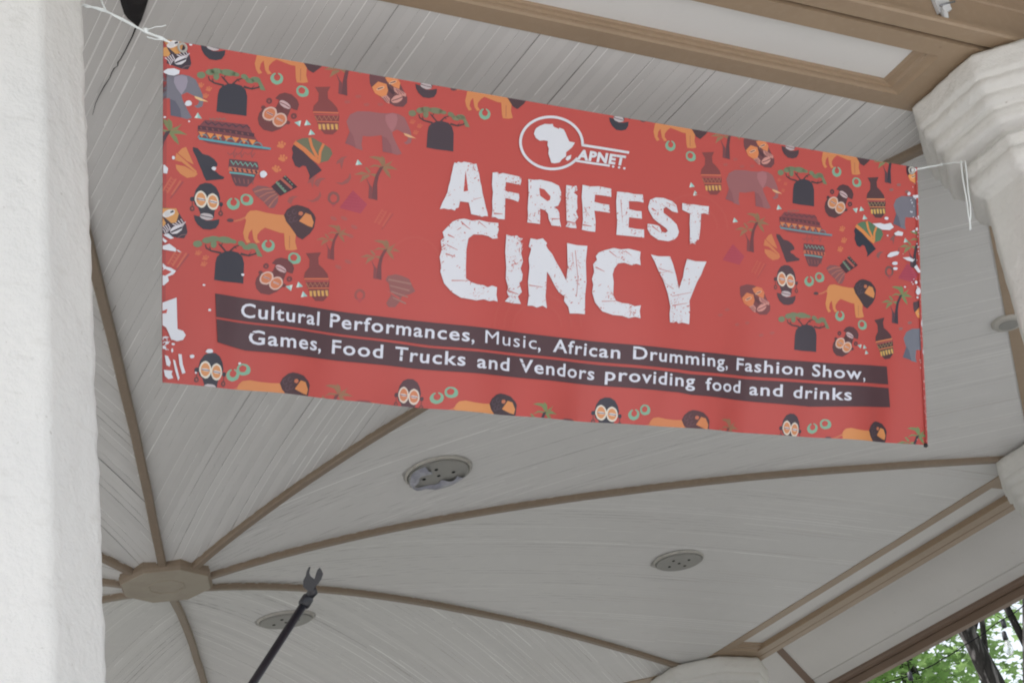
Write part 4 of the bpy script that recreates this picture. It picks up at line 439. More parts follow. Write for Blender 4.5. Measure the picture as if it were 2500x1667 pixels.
(9,(200,150,150),[2299.5,-646.0,2298.5,-647.0,2297.0,-647.5,2295.5,-647.5,2294.5,-647.0,2294.5,-646.0,2295.0,-645.0,2297.0,-645.0,2298.5,-645.0]),
(9,(200,150,150),[2304.5,-696.5,2304.0,-697.5,2302.5,-698.5,2301.0,-698.5,2300.0,-697.5,2300.5,-696.0,2301.0,-695.0,2302.5,-694.5,2303.5,-695.5]),
(9,(200,150,150),[2292.5,-493.0,2292.0,-494.5,2290.5,-495.5,2289.5,-495.0,2288.5,-494.0,2288.5,-493.0,2289.5,-491.5,2290.5,-491.5,2291.5,-492.0]),
(9,(200,150,150),[2300.0,-690.0,2300.0,-691.0,2299.0,-691.5,2298.5,-691.5,2297.5,-691.0,2297.5,-689.5,2298.5,-689.0,2299.0,-688.5,2300.0,-689.0]),
(9,(200,150,150),[2286.5,-564.0,2286.0,-565.0,2284.5,-566.5,2282.5,-566.0,2281.0,-565.0,2281.5,-563.5,2282.5,-562.5,2284.5,-561.5,2285.5,-562.5]),
(9,(200,150,150),[2282.5,-369.0,2281.5,-370.5,2280.5,-371.5,2279.0,-371.5,2278.5,-370.0,2278.5,-368.5,2279.0,-367.0,2280.5,-367.0,2281.5,-368.0]),
(9,(200,150,150),[2299.5,-674.0,2299.0,-676.0,2298.0,-676.5,2296.5,-676.0,2296.0,-675.0,2295.5,-673.0,2296.5,-672.0,2298.0,-671.5,2299.0,-672.5]),
(9,(200,150,150),[2296.5,-532.0,2296.0,-533.0,2294.0,-533.5,2292.5,-533.5,2291.0,-533.0,2291.5,-532.0,2292.5,-531.0,2294.0,-531.0,2295.5,-531.0]),
(9,(200,150,150),[2286.0,-493.5,2285.5,-495.0,2285.0,-496.5,2284.0,-496.0,2283.0,-494.5,2283.5,-493.0,2284.0,-491.5,2285.0,-491.0,2285.5,-492.0]),
(9,(200,150,150),[2301.5,-668.0,2301.0,-669.5,2300.0,-670.0,2299.0,-670.0,2298.0,-669.0,2298.0,-667.0,2298.5,-666.0,2300.0,-666.0,2301.0,-666.5]),
(9,(200,150,150),[2308.5,-762.0,2308.0,-763.5,2307.0,-764.5,2305.5,-764.5,2304.5,-763.0,2305.0,-761.5,2305.5,-760.5,2307.0,-760.0,2308.0,-760.5]),
(9,(200,150,150),[2298.0,-581.5,2298.0,-583.0,2297.0,-584.0,2296.0,-583.5,2295.0,-582.5,2295.0,-581.0,2296.0,-579.5,2297.0,-579.5,2297.5,-580.0]),
(9,(200,150,150),[2306.5,-719.0,2306.5,-720.5,2305.0,-722.0,2304.0,-721.0,2303.0,-720.0,2303.5,-718.0,2304.0,-716.5,2305.0,-716.5,2306.0,-717.5]),
(9,(200,150,150),[2300.0,-710.5,2299.5,-712.0,2299.0,-713.0,2298.0,-713.0,2297.5,-711.5,2297.5,-710.0,2298.0,-709.0,2299.0,-708.0,2300.0,-709.0]),
(9,(200,150,150),[2275.0,-794.0,2274.0,-795.0,2273.0,-795.5,2271.5,-795.5,2270.5,-794.5,2270.0,-794.0,2271.5,-793.0,2273.0,-792.5,2274.5,-793.0]),
(9,(200,150,150),[2306.5,-732.0,2306.5,-734.0,2305.0,-735.0,2303.5,-735.0,2302.5,-733.5,2302.0,-731.5,2303.5,-730.0,2305.0,-729.5,2306.5,-730.0]),
(9,(200,150,150),[2304.5,-675.5,2303.5,-677.5,2303.0,-678.0,2301.5,-677.5,2301.0,-676.5,2301.0,-674.5,2301.5,-673.0,2302.5,-673.0,2303.5,-674.0]),
(9,(200,150,150),[2288.0,-428.5,2288.0,-429.5,2286.5,-430.0,2285.5,-430.0,2284.5,-429.5,2284.5,-428.5,2285.0,-427.5,2286.5,-427.0,2287.5,-427.5]),
(9,(200,150,150),[2302.5,-636.0,2302.5,-637.0,2301.5,-637.5,2300.5,-637.5,2300.0,-637.0,2300.0,-635.5,2300.5,-634.5,2301.5,-634.5,2302.0,-634.5]),
(9,(200,150,150),[2291.5,-393.5,2291.5,-395.0,2290.0,-396.0,2288.5,-396.0,2287.5,-395.0,2287.5,-393.0,2288.5,-392.0,2290.0,-391.5,2291.5,-392.0]),
(9,(200,150,150),[2308.0,-748.0,2307.5,-749.0,2306.0,-750.0,2305.0,-750.0,2304.0,-749.0,2304.5,-747.5,2305.0,-747.0,2306.0,-746.5,2307.0,-747.0]),
(9,(200,150,150),[2299.5,-626.5,2299.0,-627.5,2297.5,-628.5,2296.0,-628.5,2294.5,-627.5,2294.0,-626.0,2296.0,-625.5,2297.5,-625.0,2299.5,-625.0]),
(9,(200,150,150),[2284.5,-387.0,2284.0,-388.5,2283.0,-390.0,2282.0,-389.5,2281.5,-388.0,2281.5,-386.5,2282.0,-385.0,2283.0,-385.0,2284.0,-386.0]),
(9,(200,150,150),[2287.5,-586.0,2286.5,-587.5,2285.5,-588.5,2284.0,-588.5,2283.5,-587.0,2283.5,-585.5,2284.0,-584.0,2285.5,-583.5,2287.0,-584.5]),
(9,(200,150,150),[2291.0,-478.5,2291.0,-480.0,2289.5,-481.0,2288.5,-481.0,2287.5,-479.5,2288.0,-478.0,2288.5,-477.0,2289.5,-476.0,2290.5,-476.5]),
(9,(200,150,150),[2300.0,-589.5,2299.5,-591.0,2298.5,-591.5,2297.5,-591.5,2297.0,-590.5,2297.0,-589.5,2297.5,-588.5,2298.5,-588.0,2299.5,-588.5]),
(9,(200,150,150),[2305.5,-686.0,2304.5,-687.5,2303.0,-688.5,2301.5,-688.5,2300.5,-687.0,2300.5,-685.5,2301.5,-684.5,2303.0,-684.0,2304.5,-684.5]),
(9,(200,150,150),[2285.5,-400.0,2285.0,-401.0,2284.0,-401.5,2283.5,-401.5,2283.0,-401.0,2282.5,-400.0,2283.0,-399.0,2284.0,-399.0,2285.0,-399.0]),
(9,(200,150,150),[2302.0,-623.5,2301.0,-625.0,2300.0,-625.5,2298.0,-625.5,2297.0,-624.5,2296.5,-623.0,2298.0,-622.0,2299.5,-622.0,2301.5,-622.5]),
(9,(200,150,150),[2287.5,-505.5,2287.0,-507.0,2286.5,-508.0,2285.5,-508.0,2285.0,-506.5,2285.0,-505.0,2285.5,-503.5,2286.5,-503.0,2287.0,-503.5]),
(9,(200,150,150),[2291.5,-385.5,2290.5,-387.0,2289.0,-388.0,2287.0,-388.0,2286.5,-387.0,2286.0,-385.0,2287.0,-384.0,2289.0,-383.5,2291.0,-384.0]),
(9,(200,150,150),[2295.5,-460.0,2294.5,-461.5,2293.0,-463.0,2291.0,-463.0,2290.0,-461.5,2290.0,-460.0,2291.0,-458.5,2293.0,-458.0,2294.5,-459.0]),
(9,(200,150,150),[2306.5,-722.5,2306.5,-724.0,2305.0,-725.0,2303.5,-724.5,2302.5,-723.5,2302.5,-722.5,2303.5,-721.0,2305.0,-721.0,2306.5,-721.5]),
(9,(200,150,150),[2293.0,-466.0,2292.5,-467.0,2291.5,-467.5,2290.0,-467.5,2289.0,-467.0,2288.5,-465.5,2290.0,-464.5,2291.5,-464.5,2293.0,-464.5]),
(9,(200,150,150),[2298.0,-532.0,2298.0,-533.5,2296.0,-534.0,2294.5,-534.5,2293.0,-533.5,2293.5,-531.5,2294.5,-530.5,2296.0,-530.0,2297.5,-530.5]),
(9,(200,150,150),[2304.0,-716.0,2304.0,-717.0,2302.5,-718.0,2301.0,-718.0,2299.5,-717.0,2299.5,-715.5,2301.0,-714.5,2302.5,-714.0,2304.0,-714.5]),
(9,(200,150,150),[2298.5,-623.0,2298.0,-624.5,2296.5,-625.5,2294.5,-625.0,2293.5,-624.0,2294.0,-623.0,2294.5,-621.5,2296.5,-621.5,2297.5,-622.0]),
(9,(200,150,150),[2291.5,-404.5,2291.5,-405.5,2290.5,-406.0,2289.5,-406.0,2288.5,-405.5,2289.0,-404.5,2289.5,-403.5,2290.5,-403.5,2291.5,-404.0]),
(9,(200,150,150),[2305.5,-753.0,2305.5,-754.0,2303.5,-754.5,2302.0,-754.0,2300.5,-753.5,2301.0,-753.0,2302.0,-752.0,2303.5,-752.0,2305.0,-752.0]),
(9,(200,150,150),[2287.5,-570.0,2287.5,-571.5,2286.0,-572.5,2284.5,-572.0,2283.5,-571.0,2283.5,-570.0,2284.5,-568.5,2286.0,-568.5,2287.5,-569.0]),
(9,(200,150,150),[2299.0,-567.0,2298.5,-568.0,2298.0,-569.0,2297.0,-568.5,2296.5,-568.0,2296.0,-567.0,2296.5,-566.0,2298.0,-565.5,2298.5,-566.5]),
(9,(200,150,150),[2296.5,-527.0,2295.5,-528.5,2294.0,-529.0,2292.0,-529.0,2291.0,-528.0,2291.5,-527.0,2292.0,-526.0,2294.0,-526.0,2295.5,-526.5]),
(9,(200,150,150),[2293.5,-474.0,2293.0,-475.0,2292.0,-476.0,2291.5,-476.0,2290.5,-475.0,2290.5,-474.0,2291.0,-473.0,2292.0,-472.5,2293.0,-473.0]),
(9,(216,218,230),[47.5,-711.5,47.5,-712.5,47.0,-713.5,46.5,-713.5,46.0,-712.5,46.0,-711.0,46.5,-710.5,47.0,-710.0,47.5,-710.5]),
(9,(216,218,230),[53.5,-726.5,53.0,-727.5,52.5,-728.0,51.5,-728.5,51.0,-727.5,50.5,-726.5,51.0,-725.5,52.0,-725.0,53.5,-725.5]),
(9,(216,218,230),[56.0,-726.5,56.0,-727.5,55.5,-728.5,55.0,-728.0,54.5,-727.5,54.5,-726.5,55.0,-725.5,55.5,-725.0,56.0,-725.5]),
(9,(216,218,230),[50.5,-718.0,50.5,-718.5,49.5,-719.0,48.5,-719.0,47.5,-718.5,47.5,-718.0,48.5,-717.5,49.5,-717.0,50.0,-717.5]),
(9,(216,218,230),[46.0,-696.0,45.5,-697.0,45.0,-697.0,44.5,-697.0,44.0,-696.5,44.0,-696.0,44.5,-695.5,45.0,-695.5,45.5,-695.5]),
(9,(216,218,230),[54.5,-728.0,54.0,-728.5,53.5,-729.0,52.5,-729.0,52.0,-728.5,52.0,-727.5,52.5,-727.0,53.5,-727.0,54.0,-727.0]),
(9,(216,218,230),[55.5,-704.0,55.0,-705.5,54.0,-706.0,53.0,-705.5,52.5,-705.0,52.0,-704.0,53.0,-703.0,54.0,-702.5,55.0,-703.5]),
(9,(216,218,230),[46.0,-703.5,45.5,-705.0,44.5,-705.5,43.5,-705.0,43.0,-704.5,42.5,-703.0,43.0,-702.0,44.5,-702.0,45.5,-702.5]),
(9,(216,218,230),[61.5,-708.5,61.0,-709.0,60.0,-709.5,58.5,-709.5,57.5,-709.0,58.0,-708.5,58.5,-708.5,60.0,-708.0,61.0,-708.0]),
(9,(216,218,230),[43.5,-722.0,43.0,-722.5,42.5,-723.0,41.5,-723.0,41.0,-722.5,41.0,-722.0,41.5,-721.5,42.5,-721.5,43.0,-721.5]),
(9,(216,218,230),[59.0,-728.0,59.0,-728.5,58.0,-729.0,57.0,-729.0,56.5,-728.5,56.5,-727.5,57.0,-727.0,58.0,-726.5,58.5,-727.0]),
(9,(216,218,230),[43.5,-698.0,43.5,-699.0,42.0,-699.5,41.0,-699.5,40.0,-699.0,40.0,-698.0,40.5,-697.0,42.0,-697.0,43.0,-697.0]),
(9,(216,218,230),[68.5,-695.0,68.5,-695.5,68.0,-696.0,67.0,-696.0,66.5,-695.5,66.5,-695.0,67.0,-694.5,68.0,-694.5,68.5,-694.5]),
(9,(216,218,230),[52.0,-697.0,52.0,-697.5,51.0,-698.0,50.5,-698.0,50.0,-697.5,50.0,-696.5,50.5,-696.0,51.0,-695.5,51.5,-696.0]),
(9,(216,218,230),[49.0,-697.0,49.0,-698.0,48.5,-699.0,48.0,-698.5,47.5,-697.5,47.5,-696.5,47.5,-695.0,48.0,-695.0,48.5,-695.5]),
(9,(216,218,230),[46.5,-712.5,46.5,-713.5,45.5,-714.0,45.0,-714.0,44.0,-713.0,44.0,-712.5,44.5,-711.5,45.5,-711.5,46.0,-712.0]),
(9,(216,218,230),[42.5,-706.5,42.5,-707.0,42.0,-708.0,41.5,-707.5,41.0,-707.0,41.0,-706.0,41.5,-705.0,42.0,-705.0,42.5,-705.5]),
(9,(216,218,230),[70.0,-713.5,69.5,-714.5,69.0,-714.5,67.5,-714.5,67.0,-714.0,66.5,-713.5,67.5,-713.0,68.5,-713.0,70.0,-713.0]),
(9,(216,218,230),[41.5,-714.0,41.5,-715.0,40.5,-715.5,40.0,-715.5,39.0,-715.0,39.0,-714.0,39.5,-713.0,40.5,-712.5,41.5,-713.0]),
(9,(216,218,230),[53.0,-716.0,53.0,-717.0,52.0,-718.0,51.0,-718.0,50.0,-717.0,50.0,-715.5,51.0,-714.5,52.0,-714.0,53.0,-714.5]),
(9,(216,218,230),[51.0,-710.0,50.5,-711.0,49.5,-711.5,48.0,-711.5,47.5,-711.0,47.5,-710.0,48.0,-709.5,49.5,-709.0,50.5,-709.5]),
(9,(216,218,230),[43.5,-706.0,43.5,-707.0,43.0,-708.0,42.5,-708.0,42.0,-707.0,42.0,-706.0,42.5,-705.0,43.0,-704.5,43.5,-705.0]),
(9,(216,218,230),[65.5,-704.0,65.5,-704.5,65.0,-705.0,64.0,-705.0,64.0,-704.5,63.5,-704.0,64.0,-703.5,64.5,-703.5,65.5,-703.5]),
(9,(216,218,230),[47.5,-698.0,47.5,-699.0,46.5,-699.5,46.0,-699.5,45.0,-699.0,45.5,-698.0,45.5,-697.0,46.5,-696.5,47.0,-697.0]),
(9,(216,218,230),[48.0,-697.0,47.5,-698.0,46.5,-698.0,45.5,-698.0,44.5,-698.0,45.0,-697.0,45.5,-696.5,46.5,-696.5,47.5,-697.0]),
(9,(216,218,230),[46.5,-705.0,46.5,-705.5,45.5,-706.0,45.0,-706.0,44.5,-705.5,44.5,-705.0,44.5,-704.5,45.5,-704.5,46.0,-704.5])]
OUTLINE=[(0,0),(2262,0),(2287,-402),(2312,-812),(1856,-827),(1567,-827),(1252,-823),(931,-818),(656,-820),(447,-818),(249,-814),(142,-810),(50,-806),(29,-524)]
WORDS=[('Cultural', 227, -635, 426, -637), ('Performances', 456, -637, 825, -641), (',', 830, -642, 839, -642), ('Music', 868, -641, 1024, -642), (',', 1028, -644, 1038, -644), ('African', 1072, -644, 1275, -645), ('Drumming', 1310, -643, 1603, -642), (',', 1607, -643, 1617, -644), ('Fashion', 1649, -644, 1867, -642), ('Show', 1898, -641, 2063, -638), (',', 2069, -639, 2079, -640), ('Games', 250, -697, 423, -698), (',', 427, -699, 435, -699), ('Food', 466, -700, 600, -701), ('Trucks', 633, -702, 816, -703), ('and', 847, -705, 945, -705), ('Vendors', 975, -704, 1208, -706), ('providing', 1238, -704, 1504, -703), ('food', 1537, -708, 1668, -705), ('and', 1701, -707, 1803, -705), ('drinks', 1838, -706, 2027, -700)]
CORD_K = (3.0331, 2.6676, -0.2735)
CORD_P = (2.9664, 2.6281, -0.2353)
CLIPB = [(1.0976, 0.1653), (1.1618, 0.1812), (1.1635, 0.1197), (1.1645, 0.1077), (1.1513, 0.0953), (1.1355, 0.0793), (1.1248, 0.0645), (1.1116, 0.0569)]
CLIPJ = [(1.1233, 0.0809), (1.15, 0.0919), (1.1525, 0.0696), (1.1365, 0.0582), (1.1215, 0.0546), (1.1149, 0.0637)]
CLIPP = [(1.1219, 0.0631), (1.1291, 0.0511), (1.1268, 0.0385), (1.127, 0.034)]
CLIPQ = [(1.1093, 0.0737), (1.1381, 0.0867), (1.1683, 0.0986)]
# ---------------------------------------------------------------- helpers
def lin(c): return tuple(((v / 255) / 12.92 if v / 255 <= .04045 else ((v / 255 + .055) / 1.055) ** 2.4) for v in c)

class MB:
    """collects shapes, links them as one mesh object"""
    def __init__(self): self.v = []; self.f = []
    def add(self, vs, fs):
        n = len(self.v); self.v += [tuple(p) for p in vs]; self.f += [tuple(i + n for i in f) for f in fs]
    def box(self, c, sx, sy, sz, rot=None):
        m = rot or Matrix.Identity(3); c = Vector(c)
        vs = [c + m @ Vector((x * sx / 2, y * sy / 2, z * sz / 2)) for x in (-1, 1) for y in (-1, 1) for z in (-1, 1)]
        self.add(vs, [(0, 1, 3, 2), (4, 6, 7, 5), (0, 4, 5, 1), (2, 3, 7, 6), (0, 2, 6, 4), (1, 5, 7, 3)])
    def tube(self, pts, rad, n=8, caps=True):
        pts = [Vector(p) for p in pts]; m = len(pts)
        if not isinstance(rad, (list, tuple)): rad = [rad] * m
        base = len(self.v); up = None
        for i, p in enumerate(pts):
            d = (pts[min(i + 1, m - 1)] - pts[max(i - 1, 0)]).normalized()
            if up is None: up = d.orthogonal().normalized()
            up = (up - d * up.dot(d)).normalized(); s = d.cross(up)
            for k in range(n):
                a = 2 * math.pi * k / n; self.v.append(tuple(p + (up * math.cos(a) + s * math.sin(a)) * rad[i]))
        for i in range(m - 1):
            for k in range(n):
                a = base + i * n + k; b = base + i * n + (k + 1) % n; self.f.append((a, b, b + n, a + n))
        if caps:
            self.f.append(tuple(base + k for k in range(n))[::-1]); self.f.append(tuple(base + (m - 1) * n + k for k in range(n)))
    def lathe(self, c, prof, n=32, rot=None):
        m = rot or Matrix.Identity(3); c = Vector(c); base = len(self.v)
        for r, z in prof:
            for k in range(n):
                a = 2 * math.pi * k / n; self.v.append(tuple(c + m @ Vector((r * math.cos(a), r * math.sin(a), z))))
        for i in range(len(prof) - 1):
            for k in range(n):
                a = base + i * n + k; b = base + i * n + (k + 1) % n; self.f.append((a, b, b + n, a + n))
        self.f.append(tuple(base + k for k in range(n))[::-1]); self.f.append(tuple(base + (len(prof) - 1) * n + k for k in range(n)))
    def prism(self, poly, ez, org, ex, ey, depth):
        """flat outline in the (ex, ey) plane at org, given thickness along ez"""
        org, ex, ey, ez = Vector(org), Vector(ex), Vector(ey), Vector(ez); n = len(poly)
        vs = [org + ex * x + ey * y for x, y in poly]; vs += [v + ez * depth for v in vs]
        tri = tessellate_polygon([[Vector((x, y, 0)) for x, y in poly]])
        self.add(vs, [tuple(t) for t in tri] + [tuple(i + n for i in t)[::-1] for t in tri] + [(i, (i + 1) % n, n + (i + 1) % n, n + i) for i in range(n)])
    def build(self, name, mat, parent=None, smooth=False, fix=True):
        return obj(name, self.v, self.f, mat, parent, smooth, fix)

ORG = {}
def obj(name, verts, faces, mat, parent=None, smooth=False, fix=True):
    me = bpy.data.meshes.new(name)
    o0 = ORG.get(parent.name, Vector((0, 0, 0))) if parent else Vector((0, 0, 0))
    me.from_pydata([(x - o0.x, y - o0.y, z + H - o0.z) for x, y, z in verts], [], faces)
    if fix:
        bm = bmesh.new(); bm.from_mesh(me); bmesh.ops.recalc_face_normals(bm, faces=bm.faces); bm.to_mesh(me); bm.free()
    for p in me.polygons: p.use_smooth = smooth
    me.materials.append(mat)
    o = bpy.data.objects.new(name, me); COL.objects.link(o)
    if parent: o.parent = parent
    ORG[o.name] = o0
    return o
def tag(o, label=None, cat=None, group=None, kind=None):
    if label: o['label'] = label
    if cat: o['category'] = cat
    if group: o['group'] = group
    if kind: o['kind'] = kind
    return o
def thing(name, loc, label, cat, group=None):
    o = bpy.data.objects.new(name, None); COL.objects.link(o); o.empty_display_size = .1
    o.location = (loc[0], loc[1], loc[2] + H); ORG[o.name] = Vector(o.location)
    return tag(o, label, cat, group)

# ---------------------------------------------------------------- materials
def mat(name, base, rough=.6, spec=.4, var=None, bump=None, metal=0.0):
    """var: list of (scale xyz, amount, colour, lo, hi) noise layers mixed over the base; bump: list of (scale xyz, strength, distance)"""
    m = bpy.data.materials.new(name); m.use_nodes = True; t = m.node_tree; b = t.nodes['Principled BSDF']
    b.inputs['Roughness'].default_value = rough; b.inputs['Specular IOR Level'].default_value = spec; b.inputs['Metallic'].default_value = metal
    tc = t.nodes.new('ShaderNodeTexCoord')
    def nz(sc, det=5):
        mp = t.nodes.new('ShaderNodeMapping'); mp.inputs['Scale'].default_value = sc
        n = t.nodes.new('ShaderNodeTexNoise'); n.inputs['Scale'].default_value = 1.0; n.inputs['Detail'].default_value = det
        t.links.new(tc.outputs['Object'], mp.inputs['Vector']); t.links.new(mp.outputs[0], n.inputs['Vector']); return n.outputs['Fac']
    cur = None
    for sc, am, c, lo, hi in (var or []):
        r = t.nodes.new('ShaderNodeMapRange'); r.inputs['From Min'].default_value = lo; r.inputs['From Max'].default_value = hi; r.inputs['To Max'].default_value = am
        t.links.new(nz(sc), r.inputs['Value'])
        mx = t.nodes.new('ShaderNodeMix'); mx.data_type = 'RGBA'
        t.links.new(r.outputs[0], mx.inputs['Factor'])
        if cur is None: mx.inputs[6].default_value = (*base, 1)
        else: t.links.new(cur, mx.inputs[6])
        mx.inputs[7].default_value = (*c, 1); cur = mx.outputs[2]
    if cur is None: b.inputs['Base Color'].default_value = (*base, 1)
    else: t.links.new(cur, b.inputs['Base Color'])
    nrm = None
    for sc, st, di in (bump or []):
        bp = t.nodes.new('ShaderNodeBump'); bp.inputs['Strength'].default_value = st; bp.inputs['Distance'].default_value = di
        t.links.new(nz(sc, 4), bp.inputs['Height'])
        if nrm: t.links.new(nrm, bp.inputs['Normal'])
        nrm = bp.outputs[0]
    if nrm: t.links.new(nrm, b.inputs['Normal'])
    return m
PALE = (.645, .635, .615)
M_BOARD = mat('white_painted_boards', PALE, .5, .4, [((1.2, 1.2, 1.2), .35, (.60, .585, .555), .4, .7), ((9, 9, 9), .3, (.715, .70, .675), .5, .75), ((30, 30, 30), .45, (.42, .40, .37), .70, .80)], [((26, 26, 26), .25, .002), ((160, 160, 160), .12, .001)])
M_BOARD2 = mat('white_painted_boards_greyer', tuple(v * .955 for v in PALE), .5, .4, [((1.2, 1.2, 1.2), .35, (.60, .585, .555), .4, .7), ((9, 9, 9), .3, (.715, .70, .675), .5, .75), ((30, 30, 30), .45, (.42, .40, .37), .70, .80)], [((26, 26, 26), .25, .002), ((160, 160, 160), .12, .001)])
M_BOARD3 = mat('white_painted_boards_fresher', tuple(v * 1.035 for v in PALE), .5, .4, [((1.2, 1.2, 1.2), .35, (.60, .585, .555), .4, .7), ((9, 9, 9), .3, (.715, .70, .675), .5, .75), ((30, 30, 30), .45, (.42, .40, .37), .70, .80)], [((26, 26, 26), .25, .002), ((160, 160, 160), .12, .001)])
M_PALE_STRIP = mat('pale_joint_strip', (.87, .865, .84), .4, .5)
M_GAP = mat('open_board_joint', (.30, .28, .25), .8, .2)
M_PANEL = mat('white_painted_panel', (.70, .685, .655), .55, .35, [((2, 2, 2), .3, (.59, .58, .56), .4, .7), ((14, 14, 14), .4, (.52, .49, .45), .66, .8)], [((40, 40, 40), .25, .002)])
M_BROWN = mat('brown_painted_wood', (.33, .238, .155), .42, .45, [((3, 3, 3), .45, (.28, .20, .13), .4, .65), ((45, 45, 45), .35, (.36, .27, .185), .5, .7), ((22, 22, 22), .6, (.14, .095, .065), .70, .82)], [((30, 30, 30), .25, .003), ((150, 150, 150), .15, .001)])
M_RIB = mat('brown_rib_paint', (.235, .18, .13), .5, .4, [((3, 3, 3), .45, (.23, .165, .11), .4, .65), ((45, 45, 45), .35, (.30, .23, .165), .5, .7), ((22, 22, 22), .6, (.12, .085, .06), .68, .8)], [((30, 30, 30), .3, .003)])
M_FASCIA = mat('dark_brown_fascia_paint', (.235, .165, .122), .5, .4, [((4, 4, 4), .4, (.19, .135, .10), .4, .65)], [((60, 60, 60), .2, .002)])
M_STUCCO = mat('roughcast_plaster', (.71, .692, .66), .85, .15, [((2.5, 2.5, 2.5), .35, (.62, .615, .60), .4, .68), ((16, 16, 40), .45, (.54, .52, .48), .60, .78), ((55, 55, 55), .7, (.38, .35, .31), .70, .78)], [((30, 30, 30), .35, .012), ((75, 75, 75), .35, .007), ((170, 170, 170), .25, .003)])
M_BOSS = mat('weathered_brown_paint', (.36, .315, .245), .55, .35, [((8, 8, 8), .5, (.27, .22, .165), .45, .7), ((40, 40, 40), .5, (.16, .12, .09), .68, .78)], [((60, 60, 60), .2, .002)])
M_DARK = mat('charred_wood', (.022, .020, .021), .8, .2, [((40, 9, 40), .6, (.06, .055, .055), .5, .7)], [((60, 12, 60), .5, .004)])
M_PLATE = mat('dull_grey_metal', (.30, .295, .27), .55, .4, [((9, 9, 9), .4, (.23, .225, .21), .4, .7)], [((60, 60, 60), .12, .001)])
M_RING = mat('off_white_trim', (.44, .42, .38), .5, .4, [((25, 25, 25), .5, (.24, .21, .18), .55, .7)])
M_FILM = mat('peeling_bluish_foil', (.34, .345, .40), .3, .6, [((20, 20, 20), .5, (.24, .24, .29), .45, .6)], [((28, 28, 28), .8, .012)])
M_DUST = mat('grey_dust', (.40, .385, .36), .9, .1, [((20, 20, 20), .7, (.56, .55, .53), .45, .6)])
M_HOLE = mat('black_hole', (.012, .011, .011), .9, .1)
M_BLACK = mat('black_plastic', (.016, .016, .02), .38, .5)
M_TUBE = mat('black_coated_tube', (.014, .014, .019), .33, .5)
M_RUBBER = mat('matt_black_rubber', (.012, .012, .013), .95, .05)
M_CORD = mat('white_string', (.84, .87, .87), .6, .3)
M_CLIP = mat('white_plastic', (.66, .67, .68), .4, .4, [((60, 60, 60), .3, (.5, .5, .5), .5, .7)])
M_STEEL = mat('worn_steel', (.30, .31, .33), .4, .5, metal=.6)
M_ROOF = mat('grey_shingles', (.10, .095, .09), .85, .2, [((14, 14, 14), .5, (.06, .055, .05), .4, .7)], [((30, 30, 8), .5, .01)])
M_CONC = mat('pale_concrete', (.25, .247, .24), .85, .2, [((.6, .6, .6), .5, (.20, .198, .19), .35, .7), ((12, 12, 12), .4, (.29, .285, .275), .5, .7)], [((60, 60, 60), .2, .003)])
M_GRASS = mat('mown_grass', (.06, .11, .028), .9, .1, [((.5, .5, .5), .6, (.085, .12, .035), .4, .65), ((25, 25, 25), .5, (.03, .065, .015), .5, .7)], [((90, 90, 90), .8, .03)])
M_BOUNCE = mat('pale_bounce_ground', (.66, .655, .645), .85, .2, [((.4, .4, .4), .5, (.58, .575, .565), .35, .7), ((9, 9, 9), .4, (.70, .695, .685), .5, .7)], [((40, 40, 40), .25, .004)])
M_GRAVEL = mat('brown_grey_gravel', (.29, .285, .27), .9, .15, [((.5, .5, .5), .5, (.24, .235, .225), .35, .7), ((60, 60, 60), .6, (.32, .31, .295), .5, .7)], [((90, 90, 90), .7, .01)])
M_BARK = mat('furrowed_bark', (.035, .032, .03), .9, .15, [((13, 13, 1.6), .9, (.20, .185, .18), .52, .62), ((30, 30, 5), .6, (.012, .011, .011), .5, .62)], [((16, 16, 2.6), 1.0, .05)])
M_GLASS = bpy.data.materials.new('frosted_bulb'); M_GLASS.use_nodes = True
_gb = M_GLASS.node_tree.nodes['Principled BSDF']; _gb.inputs['Base Color'].default_value = (.92, .95, .95, 1); _gb.inputs['Transmission Weight'].default_value = .75; _gb.inputs['Roughness'].default_value = .25
def leaf_mat(name, c, tr):
    m = bpy.data.materials.new(name); m.use_nodes = True; t = m.node_tree; t.nodes.clear()
    oi = t.nodes.new('ShaderNodeTexCoord'); n = t.nodes.new('ShaderNodeTexNoise'); n.inputs['Scale'].default_value = 1.6; n.inputs['Detail'].default_value = 6
    t.links.new(oi.outputs['Object'], n.inputs['Vector'])
    def ramp(a, b):
        mx = t.nodes.new('ShaderNodeMix'); mx.data_type = 'RGBA'; mx.inputs[6].default_value = (*a, 1); mx.inputs[7].default_value = (*b, 1)
        r = t.nodes.new('ShaderNodeMapRange'); r.inputs['From Min'].default_value = .35; r.inputs['From Max'].default_value = .65
        t.links.new(n.outputs['Fac'], r.inputs['Value']); t.links.new(r.outputs[0], mx.inputs['Factor']); return mx.outputs[2]
    d = t.nodes.new('ShaderNodeBsdfPrincipled'); d.inputs['Roughness'].default_value = .45; d.inputs['Specular IOR Level'].default_value = .35
    t.links.new(ramp(c, tuple(v * .55 for v in c)), d.inputs['Base Color'])
    tl = t.nodes.new('ShaderNodeBsdfTranslucent'); t.links.new(ramp(tr, tuple(v * .6 for v in tr)), tl.inputs['Color'])
    mx = t.nodes.new('ShaderNodeMixShader'); mx.inputs[0].default_value = .55; o = t.nodes.new('ShaderNodeOutputMaterial')
    t.links.new(d.outputs[0], mx.inputs[1]); t.links.new(tl.outputs[0], mx.inputs[2]); t.links.new(mx.outputs[0], o.inputs['Surface']); return m
M_LEAF = leaf_mat('maple_leaves', (.13, .22, .085), (.60, .88, .38))
M_LEAF2 = leaf_mat('yellow_green_leaves', (.14, .23, .085), (.64, .90, .38))

